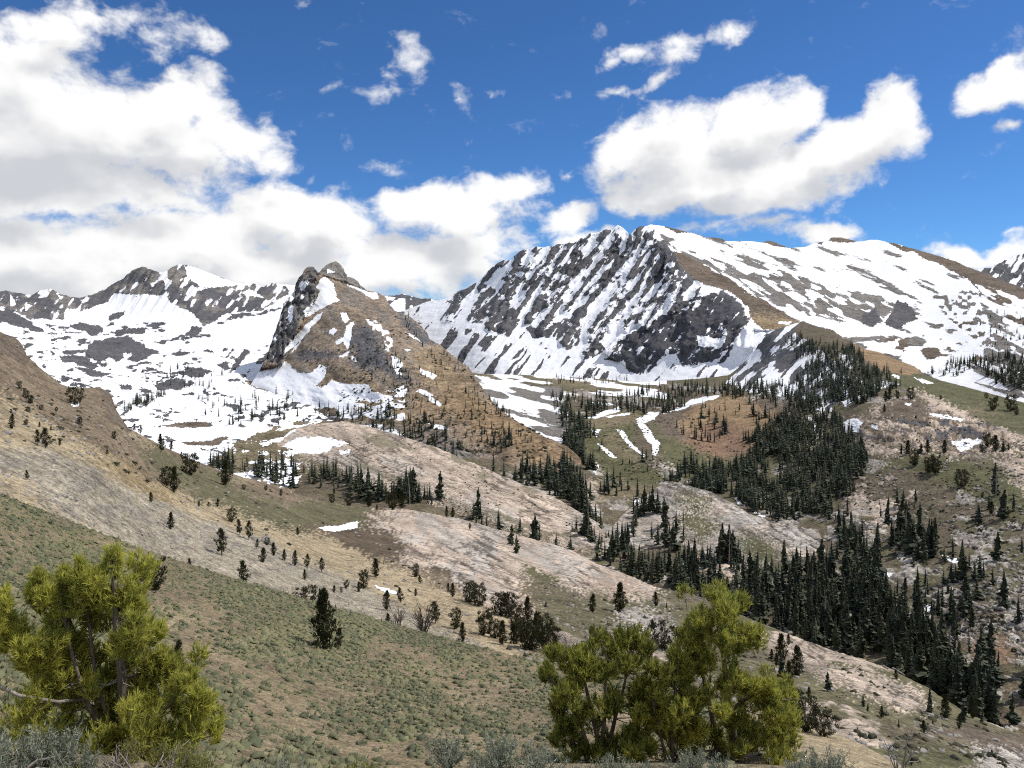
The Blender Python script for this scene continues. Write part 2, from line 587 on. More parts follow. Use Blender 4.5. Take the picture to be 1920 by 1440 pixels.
def mesh_np(name, verts, faces, mat, parent=None, smooth_shade=True):
    me = bpy.data.meshes.new(name)
    verts = np.asarray(verts, np.float32)
    faces = np.asarray(faces, np.int32)
    k = faces.shape[1]
    me.vertices.add(len(verts))
    me.vertices.foreach_set('co', verts.ravel())
    me.loops.add(faces.size)
    me.loops.foreach_set('vertex_index', faces.ravel())
    me.polygons.add(len(faces))
    me.polygons.foreach_set('loop_start', np.arange(0, faces.size, k, dtype=np.int32))
    me.update(calc_edges=True)
    if smooth_shade:
        me.polygons.foreach_set('use_smooth', np.ones(len(faces), bool))
    me.materials.append(mat)
    ob = bpy.data.objects.new(name, me)
    COL.objects.link(ob)
    if parent is not None:
        ob.parent = parent
    return ob


# ================================================================== THE LAND
# ---- foreground bench at the photographer's feet
def cov_bench(C):
    C.fill('soil')
    n = fbm2(C.u, C.v, 60, 60, 4, 3)
    C.fill('olive', sstep(n, 0.5, 0.6) * 0.6)
    C.rough[:] = 0.6


BENCH_TOP = [(-900, 1395), (0, 1408), (200, 1416), (330, 1436), (420, 1455), (700, 1462), (820, 1442), (1000, 1432), (1300, 1430), (1500, 1436),
             (1640, 1446), (1760, 1470), (2000, 1520), (2600, 1600)]
patch('foreground_bench', BENCH_TOP, [(-900, 3400), (2600, 3400)], (-900, 2600), (26, 24),
      [(-900, 1400, 3.3), (0, 1410, 3.3), (300, 1430, 3.2), (700, 1460, 3.0), (1000, 1432, 3.2), (1300, 1430, 3.3), (1700, 1450, 3.1), (2400, 1580, 2.7),
       (-900, 2000, 1.86), (960, 2000, 1.84), (2400, 2000, 1.85), (960, 3400, 0.95), (-900, 3400, 0.95), (2600, 3400, 0.95)],
      cov_bench, MT_FORE, amp=0.5, back=(3.0, 9.5))

SAGE_TOP = [(-600, 720), (-300, 815), (0, 927), (150, 985), (270, 1030), (400, 1072), (600, 1132), (800, 1187), (950, 1226), (1050, 1250), (1200, 1280),
            (1350, 1312), (1500, 1352), (1600, 1388), (1700, 1440), (1800, 1500), (2000, 1640)]


def bare_sage(u, v):
    """where the sagebrush opens to bare soil (0..1)"""
    n = fbm2(u, v, 190, 60, 4, 77, 0.35)
    b = sstep(n, 0.57, 0.69) * 0.82
    for (cu, cv, ru, rv) in ((620, 1300, 190, 50), (120, 1010, 150, 35), (850, 1390, 110, 34), (60, 1360, 160, 60), (450, 1400, 120, 50), (350, 1130, 110, 40)):
        r = np.hypot((u - cu - (v - cv) * 1.2) / ru, (v - cv) / rv)
        b = np.maximum(b, sstep(1.15 - r + (n - 0.5) * 2.4, 0.2, 1.0) * 0.72)
    return b


def cov_sage(C):
    C.fill('soil')
    n = fbm2(C.u, C.v, 80, 30, 4, 5, 0.3)
    C.fill('tan', sstep(n, 0.52, 0.7) * 0.45)
    n2 = fbm2(C.u, C.v, 120, 40, 3, 15, 0.3)
    C.fill('red', sstep(n2, 0.58, 0.72) * 0.2)
    C.fill('olive', (1 - bare_sage(C.u, C.v)) * 0.35)
    m = sstep(C.u + (C.v - 1350) * 0.3, 1380, 1460)
    C.fill('tan', m)
    C.rough[:] = 0.45


patch('sagebrush_slope', SAGE_TOP, [(-600, 1900), (2000, 1900)], (-600, 2000), (7.0, 7.0),
      [(-500, 760, 62), (-500, 1300, 15), (0, 930, 75), (0, 1150, 40), (0, 1300, 26), (0, 1440, 18), (300, 1045, 86), (300, 1200, 52), (300, 1400, 27),
       (600, 1132, 92), (600, 1250, 62), (600, 1440, 34), (900, 1213, 90), (900, 1300, 61), (900, 1440, 37), (1050, 1250, 82), (1100, 1400, 42),
       (1300, 1300, 66), (1300, 1420, 38), (1500, 1352, 54), (1500, 1440, 34), (1700, 1440, 40), (1900, 1560, 27), (0, 1700, 10), (600, 1750, 15), (1300, 1750, 15),
       (1900, 1850, 12)],
      cov_sage, MT_NEAR, amp=0.5, back=(0.5, 1.1))

# ---- the hillside of scree and tan soil on the left, running down to the right
HILL_TOP = [(-500, 470), (-200, 560), (0, 622), (33, 637), (43, 653), (53, 670), (77, 693), (110, 717), (133, 727), (187, 727), (207, 737), (217, 767),
            (240, 803), (267, 817), (333, 850), (413, 883), (500, 906), (560, 928), (620, 943), (700, 951), (760, 955), (860, 972), (960, 1000), (1027, 1018),
            (1073, 1033), (1127, 1061), (1187, 1082), (1225, 1101), (1300, 1115), (1380, 1150), (1470, 1186), (1567, 1222), (1665, 1252), (1740, 1290),
            (1812, 1337), (1910, 1377), (2150, 1460)]
HILL_BOT = [(u, v + 130) for u, v in SAGE_TOP if u <= 1500] + [(1700, 1640), (2150, 1700)]


def cov_hill(C):
    u, v = C.u, C.v
    C.fill('brown')
    n = fbm2(u, v, 60, 22, 4, 12, 0.42)
    C.fill('tan', sstep(n, 0.5, 0.68) * 0.55 * (u < 700))
    # mixed olive turf and granite on the right-hand slopes
    r = sstep(u + (v - 1150) * 0.2, 930, 1040)
    C.fill('olive', r * 0.9)
    n2 = fbm2(u, v, 150, 26, 5, 44, 0.32)
    C.fill('pink', r * sstep(n2, 0.565, 0.62) * 0.9)
    n3 = fbm2(u, v, 120, 34, 4, 49, 0.3)
    C.fill('slope', r * sstep(n3, 0.5, 0.62) * 0.8)
    C.poly('tan', [(-500, 560), (0, 728), (60, 770), (150, 830), (250, 880), (330, 920), (430, 955), (560, 985), (640, 1015), (700, 1050), (800, 1085),
                   (880, 1130), (970, 1160), (1010, 1230), (850, 1260), (500, 1120), (300, 1040), (0, 940), (-500, 760)], 16)
    C.poly('gold', [(170, 850), (230, 872), (300, 912), (340, 950), (280, 935), (200, 895)], 24)
    C.poly('brown', [(0, 660), (50, 680), (110, 730), (200, 745), (215, 790), (240, 850), (180, 840), (110, 800), (40, 745), (0, 735)], 24)
    C.poly('scree', [(-500, 690), (0, 842), (60, 837), (140, 857), (230, 907), (330, 957), (420, 992), (500, 1012), (560, 1047), (640, 1082), (720, 1122),
                     (780, 1152), (850, 1192), (950, 1232), (950, 1420), (0, 1160), (-500, 900)], 14)
    C.poly('tan', [(0, 880), (60, 905), (110, 960), (200, 1010), (0, 1000)], 16)
    n4 = fbm2(u, v, 26, 14, 4, 61)
    C.fill('grey', ((v > 1) & (n4 > 0.60) & inpoly(u, v, [(0, 842), (140, 857), (330, 957), (500, 1012), (620, 1090), (300, 1010), (0, 930)])) * 0.4)
    C.poly('olive', [(268, 828), (330, 858), (420, 893), (480, 925), (560, 958), (650, 990), (600, 1002), (520, 988), (400, 945), (310, 895), (255, 850)], 20)
    C.poly('olive', [(520, 940), (600, 938), (690, 950), (700, 975), (640, 988), (560, 978)], 14)
    C.poly('brown', [(430, 905), (520, 912), (560, 930), (540, 950), (470, 930)], 16)
    C.poly('dkbrown', [(560, 985), (690, 982), (760, 992), (775, 1030), (745, 1055), (690, 1045), (640, 1020)], 14)
    m = C.poly('pink', [(690, 966), (727, 950), (860, 960), (960, 985), (1073, 1020), (1187, 1070), (1245, 1108), (1200, 1122), (1100, 1112), (1010, 1086),
                        (965, 1088), (985, 1120), (1005, 1165), (960, 1155), (900, 1132), (860, 1100), (840, 1078), (780, 1062), (745, 1055), (772, 1030),
                        (740, 1002), (690, 986)], 18)
    C.fill('granite', m * sstep(fbm2(u, v, 40, 18, 3, 90, 0.4), 0.5, 0.62) * 0.7)
    C.poly('olive', [(975, 1058), (1010, 1068), (1045, 1086), (1030, 1098), (985, 1076)], 8)
    C.poly('dkbrown', [(800, 1062), (840, 1066), (852, 1082), (820, 1076)], 6)
    C.poly('red', [(1100, 1085), (1180, 1090), (1200, 1112), (1120, 1110)], 20, 0.5)
    C.poly('granite', [(1150, 1150), (1200, 1140), (1260, 1160), (1275, 1200), (1230, 1210), (1180, 1185)], 26)
    C.poly('pink', [(1530, 1255), (1600, 1250), (1680, 1275), (1735, 1305), (1740, 1335), (1680, 1330), (1600, 1295), (1540, 1275)], 16)
    C.poly('umber', [(1720, 1370), (1830, 1360), (1960, 1400), (1960, 1420), (1800, 1395)], 14)
    C.poly('granite', [(1820, 1405), (1880, 1400), (2000, 1430), (2000, 1520), (1850, 1470)], 14)
    C.poly('meadow', [(1620, 1400), (1760, 1395), (1840, 1420), (1800, 1450), (1640, 1440)], 12)
    C.snow_poly([(594, 989), (640, 985), (672, 976), (669, 990), (640, 995), (610, 995)], 4)
    C.snow_poly([(700, 1098), (722, 1102), (747, 1110), (740, 1114), (715, 1108)], 3)
    C.snow_poly([(132, 755), (148, 755), (148, 763), (136, 762)], 3)
    # rock ledges on the skyline
    C.bare_poly([(0, 618), (35, 635), (60, 672), (40, 680), (0, 664)], 'umber', 8)
    C.bare_poly([(185, 725), (212, 740), (222, 775), (245, 805), (238, 815), (205, 790), (190, 745)], 'umber', 8)


patch('scree_hillside', HILL_TOP, HILL_BOT, (-260, 2080), (2.9, 2.6),
      [(-500, 480, 190), (-500, 800, 75), (0, 622, 262), (0, 700, 205), (0, 800, 148), (0, 900, 108), (0, 960, 92), (150, 735, 262), (100, 880, 132), (200, 740, 275), (200, 900, 150),
       (333, 850, 345), (300, 950, 165), (300, 1060, 118), (500, 906, 410), (500, 1000, 210), (500, 1110, 132), (620, 943, 440), (620, 1000, 300),
       (650, 1120, 160), (727, 956, 445), (860, 972, 430), (800, 1060, 260), (800, 1190, 138), (960, 1000, 415), (1000, 1100, 260), (1000, 1235, 135), (1073, 1033, 385),
       (1187, 1082, 345), (1150, 1160, 215), (1200, 1270, 140), (1300, 1115, 310), (1300, 1200, 190), (1470, 1186, 255), (1450, 1290, 145), (1567, 1222, 232),
       (1560, 1300, 150), (1665, 1252, 215), (1650, 1380, 118), (1812, 1337, 180), (1800, 1440, 108), (1910, 1377, 168), (2100, 1450, 150), (1500, 1420, 100), (1500, 1600, 70), (2100, 1650, 75)],
      cov_hill, MT_MID, amp=0.85, back=(0.18, 0.35))

# ---- the long granite slab below the brown peak
SLAB_TOP = [(520, 830), (545, 808), (580, 797), (643, 791), (700, 802), (773, 823), (827, 843), (887, 869), (927, 886), (977, 909), (1010, 920), (1060, 946), (1093, 966), (1117, 981), (1150, 1020)]
SLAB_BOT = [(520, 930), (640, 950), (720, 970), (800, 985), (860, 1000), (930, 1030), (1000, 1060), (1060, 1075), (1150, 1090)]


def cov_slab(C):
    u, v = C.u, C.v
    C.fill('pink')
    C.fill('granite', sstep(fbm2(u, v, 70, 26, 4, 23, 0.3), 0.5, 0.6) * 0.6)
    C.poly('slope', [(520, 860), (600, 862), (640, 880), (700, 905), (800, 925), (860, 945), (930, 980), (1000, 1005), (1100, 1040), (1100, 1100), (520, 960)], 24)
    C.fill('olive', sstep(fbm2(u, v, 50, 12, 4, 29, 0.35), 0.62, 0.68) * 0.7)
    C.snow_poly([(500, 815), (545, 800), (560, 806), (530, 825), (500, 840)], 8)
    C.snow_poly([(515, 845), (560, 822), (600, 820), (640, 825), (655, 830), (620, 840), (600, 850), (560, 850), (530, 862), (500, 860)], 10)
    C.snow_poly([(635, 846), (660, 842), (655, 850), (640, 854)], 5)


patch('granite_slab', SLAB_TOP, SLAB_BOT, (520, 1150), (1.9, 1.7),
      [(520, 830, 660), (560, 797, 735), (643, 792, 735), (773, 823, 655), (887, 870, 590), (977, 910, 545), (1060, 947, 505), (1117, 981, 470), (560, 870, 600), (700, 910, 530),
       (860, 955, 480), (1000, 1010, 440), (1060, 1030, 425), (700, 850, 600), (850, 900, 535), (960, 950, 490), (540, 930, 520), (1000, 1060, 405), (800, 985, 440)],
      cov_slab, MT_MID, amp=0.55, back=(0.08, 0.06))

# ---- small granite dome between the tree stands
DOME_TOP = [(1150, 985), (1172, 962), (1195, 945), (1235, 913), (1259, 903), (1293, 911), (1332, 923), (1372, 943), (1406, 965), (1450, 979), (1494, 987), (1533, 995), (1548, 1025)]
DOME_BOT = [(1150, 1040), (1210, 1060), (1300, 1080), (1400, 1100), (1548, 1100)]


def cov_dome(C):
    u, v = C.u, C.v
    C.fill('granite')
    C.fill('pink', sstep(fbm2(u, v, 50, 20, 3, 8), 0.5, 0.6) * 0.5)
    C.poly('olive', [(1250, 925), (1290, 920), (1330, 935), (1350, 950), (1300, 955)], 24)
    C.poly('olive', [(1270, 960), (1330, 965), (1350, 990), (1330, 1015), (1280, 1000)], 24)
    C.poly('meadow', [(1390, 1000), (1440, 1010), (1480, 1040), (1440, 1060), (1380, 1040)], 26)
    C.poly('dkbrown', [(1150, 1035), (1250, 1045), (1330, 1060), (1300, 1110), (1150, 1080)], 16)


patch('granite_dome', DOME_TOP, DOME_BOT, (1150, 1548), (1.9, 1.7),
      [(1150, 985, 480), (1195, 945, 525), (1259, 903, 545), (1332, 923, 520), (1406, 965, 470), (1494, 988, 432), (1545, 1020, 400), (1200, 1020, 440), (1300, 980, 460),
       (1300, 1060, 400), (1400, 1040, 400), (1540, 1060, 372), (1420, 1000, 430)],
      cov_dome, MT_MID, amp=0.6, back=(0.05, 0.05))

# ---- the valley with its forest, red knoll, wooded spur and the slopes on the right
VAL_TOP = [(560, 780), (700, 725), (830, 694), (880, 694), (950, 697), (1040, 705), (1130, 711), (1200, 717), (1300, 711), (1365, 704), (1395, 682), (1420, 650), (1439, 624),
           (1460, 617), (1482, 610), (1506, 602), (1527, 610), (1558, 618), (1579, 631), (1595, 641), (1614, 652), (1652, 662), (1672, 672), (1714, 686), (1735, 703),
           (1763, 713), (1827, 730), (1913, 753), (2050, 790), (2300, 850)]
VAL_BOT = [(560, 1000), (700, 1020), (960, 1070), (1187, 1140), (1300, 1180), (1470, 1250), (1665, 1320), (1812, 1400), (1910, 1450), (2300, 1560)]


def cov_valley(C):
    u, v = C.u, C.v
    C.fill('slope')
    n = fbm2(u, v, 70, 22, 5, 42, 0.25)
    C.fill('olive', sstep(n, 0.48, 0.6) * 0.8)
    n2 = fbm2(u, v, 46, 15, 5, 71, 0.15)
    C.fill('granite', sstep(n2, 0.595, 0.64) * 0.9)
    # far meadow and moraine
    C.poly('straw', [(840, 690), (1000, 697), (1130, 709), (1220, 715), (1230, 730), (1130, 735), (1040, 722), (950, 710), (880, 704)], 6)
    C.fill('olive', ((v < 735) & (u < 1230) & (fbm2(u, v, 90, 7, 3, 13) > 0.52)) * 0.6)
    m = C.mask([(860, 702), (960, 715), (1050, 728), (1065, 790), (1095, 845), (1060, 850), (980, 815), (920, 770)], 10)
    C.fill('grey', m)
    s = fbm2(u, v, 60, 9, 4, 101, 0.25)
    C.snow = np.where(m, np.clip((s - 0.5) * 5 + 0.38, 0, 1), C.snow)
    sn = fbm2(u, v, 60, 6, 4, 111, 0.1)
    C.snow = np.where((v < 760) & (u < 1250) & ~m, np.clip((sn - 0.5) * 6 + 0.36, 0, 1), C.snow)
    # meadow
    mm = C.poly('meadow', [(1088, 792), (1130, 775), (1190, 765), (1230, 800), (1300, 826), (1405, 860), (1420, 885), (1280, 905), (1200, 905), (1150, 905), (1110, 865)], 8)
    C.snow[mm.astype(bool)] = 0
    C.poly('straw', [(1095, 790), (1130, 776), (1190, 762), (1200, 790), (1150, 800), (1110, 805)], 8)
    C.poly('straw', [(1130, 815), (1150, 812), (1190, 850), (1210, 872), (1180, 868), (1145, 845)], 14)
    C.poly('slope', [(1195, 800), (1215, 805), (1240, 850), (1260, 890), (1220, 880), (1190, 850)], 10)
    C.poly('granite', [(1230, 860), (1260, 880), (1275, 895), (1240, 890)], 14)
    # red knoll
    C.poly('umber', [(1205, 775), (1260, 765), (1300, 800), (1290, 830), (1240, 822)], 14)
    C.poly('orange', [(1275, 795), (1300, 758), (1350, 748), (1410, 742), (1500, 755), (1510, 800), (1450, 850), (1400, 830), (1330, 830), (1290, 825)], 14)
    C.poly('red', [(1300, 800), (1360, 790), (1400, 800), (1405, 850), (1380, 860), (1330, 852), (1285, 832)], 14)
    C.poly('umber', [(1390, 745), (1500, 745), (1510, 770), (1440, 775)], 12)
    C.poly('tan', [(1480, 800), (1530, 770), (1530, 830), (1500, 860)], 10)
    # wooded spur in front of the massif
    sp = C.mask([(1360, 720), (1395, 678), (1439, 615), (1506, 595), (1560, 612), (1600, 660), (1620, 720), (1560, 770), (1500, 745), (1400, 735)], 10)
    C.fill('rock', sp)
    s2 = fbm2(u, v, 34, 9, 5, 131, -0.75)
    C.snow = np.where(sp, np.clip((s2 - 0.5) * 6 + 0.42 + sstep(v, 690, 720) * sstep(u, 1560, 1500) * 0.35, 0, 1), C.snow)
    C.bare_poly([(1500, 598), (1530, 605), (1600, 640), (1650, 690), (1700, 730), (1640, 730), (1580, 690), (1530, 650), (1490, 625)], 'slope', 10)
    C.bare_poly([(1590, 638), (1650, 660), (1716, 688), (1730, 705), (1690, 702), (1650, 694), (1614, 668)], 'orange', 5)
    C.bare_poly([(1640, 700), (1735, 703), (1763, 710), (1827, 727), (1913, 750), (2060, 790), (2060, 860), (1920, 815), (1830, 785), (1750, 752), (1690, 728)], 'meadow', 10)
    C.poly('straw', [(1760, 755), (1840, 765), (1880, 785), (1800, 772)], 18)
    C.poly('pink', [(1700, 725), (1760, 745), (1840, 790), (1930, 825), (1930, 838), (1840, 805), (1750, 762)], 8)
    # rock band and slopes on the right
    C.poly('pink', [(1590, 800), (1640, 760), (1700, 742), (1780, 780), (1850, 796), (1910, 822), (1930, 850), (1860, 845), (1780, 855), (1700, 862), (1630, 850)], 12)
    C.poly('umber', [(1640, 770), (1700, 745), (1750, 765), (1740, 785), (1660, 790)], 14)
    rb = C.mask([(1600, 800), (1680, 785), (1780, 790), (1860, 800), (1900, 830), (1800, 835), (1700, 830), (1630, 822)], 12)
    C.fill('rock', rb & (fbm2(u, v, 22, 8, 4, 19, 0.15) > 0.53))
    cr_ = fbm2(u, v, 30, 6, 4, 191, 0.12, 0.6, True)
    big_ = C.mask([(1590, 800), (1640, 768), (1700, 760), (1780, 782), (1860, 798), (1915, 828), (1860, 845), (1780, 852), (1700, 858), (1630, 845)], 14)
    C.fill('dkbrown', big_ * sstep(cr_, 0.66, 0.74) * 0.85)
    C.rough[rb] = 2.6
    C.poly('meadow', [(1640, 885), (1690, 852), (1760, 848), (1830, 870), (1900, 900), (2000, 960), (1950, 1000), (1850, 940), (1740, 900)], 14)
    C.poly('slope', [(1560, 940), (1620, 890), (1700, 880), (1760, 905), (1800, 940), (1760, 960), (1660, 960)], 14)
    C.fill('pink', ((fbm2(u, v, 36, 13, 4, 171, -0.1) > 0.535) & inpoly(u, v, [(1575, 950), (1620, 890), (1700, 885), (1720, 920), (1700, 1000), (1600, 1010)])) * 1.0)
    C.fill('granite', ((fbm2(u, v, 40, 13, 4, 181, 0.1) > 0.53) & inpoly(u, v, [(1560, 960), (1680, 955), (1740, 960), (1720, 1010), (1600, 1020), (1550, 1000)])) * 1.0)
    C.poly('pink', [(1860, 850), (1930, 860), (1930, 930), (1890, 890)], 14)
    C.poly('granite', [(1870, 1110), (1930, 1120), (1930, 1240), (1890, 1200)], 20)
    C.poly('red', [(1830, 1190), (1890, 1200), (1900, 1250), (1830, 1240)], 20)
    C.poly('pink', [(1670, 1165), (1700, 1180), (1740, 1215), (1720, 1250), (1680, 1215)], 10)
    C.poly('granite', [(1770, 1220), (1810, 1230), (1870, 1275), (1880, 1310), (1820, 1290), (1780, 1260)], 12)
    C.poly('meadow', [(1600, 1120), (1640, 1140), (1660, 1170), (1620, 1160)], 10)
    C.poly('pink', [(1300, 1045), (1360, 1045), (1420, 1060), (1400, 1085), (1330, 1080)], 10)
    C.poly('pink', [(1060, 905), (1130, 900), (1150, 935), (1100, 950)], 14)
    C.poly('straw', [(1120, 905), (1200, 905), (1230, 925), (1170, 940), (1120, 935)], 12)
    # snow lying in the valley
    for pl in ([(1088, 787), (1130, 770), (1166, 761), (1160, 771), (1120, 784)], [(1133, 781), (1180, 772), (1182, 777), (1140, 783)],
               [(1154, 805), (1168, 807), (1182, 830), (1202, 849), (1216, 862), (1204, 857), (1184, 840), (1163, 820)],
               [(1194, 789), (1210, 798), (1228, 824), (1238, 832), (1232, 856), (1224, 852), (1224, 836), (1204, 812)],
               [(1120, 829), (1134, 838), (1150, 853), (1158, 860), (1146, 856), (1130, 843)], [(1110, 803), (1127, 806), (1118, 820)],
               [(1240, 778), (1270, 764), (1300, 749), (1352, 740), (1345, 748), (1300, 758), (1262, 772)],
               [(1192, 785), (1215, 775), (1240, 772), (1225, 787), (1205, 796)],
               [(1742, 774), (1770, 778), (1810, 786), (1800, 793), (1752, 783)], [(1576, 794), (1600, 784), (1628, 795), (1612, 812), (1588, 812)],
               [(1630, 800), (1650, 798), (1646, 806)], [(1778, 826), (1832, 821), (1842, 832), (1800, 847)], [(1637, 722), (1660, 716), (1684, 720), (1664, 727), (1636, 732)],
               [(1580, 755), (1600, 745), (1640, 735), (1610, 750), (1585, 765)], [(1710, 708), (1730, 711), (1752, 720), (1732, 720)], [(1692, 758), (1708, 757), (1704, 762)],
               [(1668, 700), (1690, 706), (1686, 712)], [(1376, 935), (1396, 937), (1400, 950), (1382, 946)], [(1410, 958), (1440, 967), (1430, 970)],
               [(1605, 1050), (1640, 1065), (1680, 1076), (1670, 1083), (1630, 1073)], [(1765, 1040), (1790, 1045), (1798, 1058), (1775, 1052)],
               [(1735, 1130), (1748, 1135), (1740, 1150), (1730, 1140)], [(1185, 940), (1195, 935), (1200, 948), (1190, 950)],
               [(1508, 770), (1526, 790), (1530, 815), (1522, 806), (1514, 785)], [(1522, 818), (1532, 838), (1524, 838)], [(1110, 880), (1122, 870), (1118, 892)],
               [(1525, 755), (1536, 745), (1552, 750), (1545, 770), (1530, 775)], [(1575, 665), (1600, 668), (1595, 690), (1580, 690)], [(1560, 700), (1600, 708), (1590, 722), (1562, 715)]):
        C.snow_poly(pl, 6)


patch('valley', VAL_TOP, VAL_BOT, (560, 2080), (2.45, 2.25),
      [(600, 800, 760), (700, 740, 1100), (700, 880, 570), (830, 694, 2000), (800, 860, 640), (900, 880, 590), (900, 705, 1900), (950, 725, 1450), (950, 980, 470), (1000, 760, 1050), (1040, 707, 1850),
       (1050, 800, 800), (1130, 713, 1750), (1100, 770, 930), (1150, 760, 960), (1200, 742, 1150), (1300, 713, 1550), (1150, 850, 700), (1100, 900, 610), (1080, 1000, 460), (1000, 920, 550),
       (1250, 870, 640), (1300, 760, 930), (1340, 745, 950), (1330, 810, 820), (1400, 752, 930), (1365, 708, 1450), (1400, 852, 700), (1450, 800, 770), (1439, 628, 1480), (1506, 604, 1500), (1480, 700, 1150), (1500, 760, 850), (1558, 620, 1330), (1560, 720, 950),
       (1614, 654, 1200), (1672, 674, 1100), (1600, 745, 800), (1735, 705, 950), (1763, 716, 900), (1827, 732, 830), (1913, 755, 760), (2050, 790, 680), (1640, 770, 700), (1700, 750, 730), (1700, 800, 620), (1800, 810, 590), (1900, 830, 540),
       (1580, 820, 680), (1620, 880, 530), (1700, 856, 520), (1800, 880, 470), (1900, 920, 410), (1500, 900, 590), (1200, 950, 540), (1300, 930, 560), (1400, 950, 520), (1500, 990, 460), (1560, 960, 470), (1300, 1080, 370), (1400, 1070, 380), (1500, 1080, 350),
       (1600, 1050, 370), (1700, 960, 430), (1750, 1040, 350), (1850, 1020, 350), (1200, 1060, 400), (1300, 1140, 330), (1500, 1150, 300), (1500, 1220, 270), (1620, 1160, 290), (1665, 1290, 230), (1750, 1150, 280), (1850, 1120, 280), (1750, 1250, 235),
       (1900, 1250, 220), (1812, 1370, 190), (1910, 1420, 175), (2100, 1000, 330), (2200, 1300, 190), (2200, 850, 560), (700, 1010, 440), (560, 900, 600)],
      cov_valley, MT_MID, amp=0.8, back=(0.15, 0.12))

# ---- snowy basin and the ring of peaks on the left
BAS_TOP = [(-400, 590), (-150, 560), (-60, 552), (0, 547), (12, 545), (25, 549), (60, 553), (75, 545), (96, 541), (110, 550), (130, 556), (150, 559), (175, 552), (200, 540), (230, 523),
           (248, 507), (256, 503), (268, 499), (285, 506), (300, 511), (312, 508), (325, 500), (335, 496), (350, 497), (370, 503), (400, 515), (440, 530), (470, 531), (493, 537),
           (507, 531), (527, 533), (540, 534), (560, 536), (640, 545), (760, 560)]
BAS_BOT = [(-400, 760), (0, 770), (100, 800), (217, 850), (300, 900), (400, 950), (560, 980), (760, 990)]


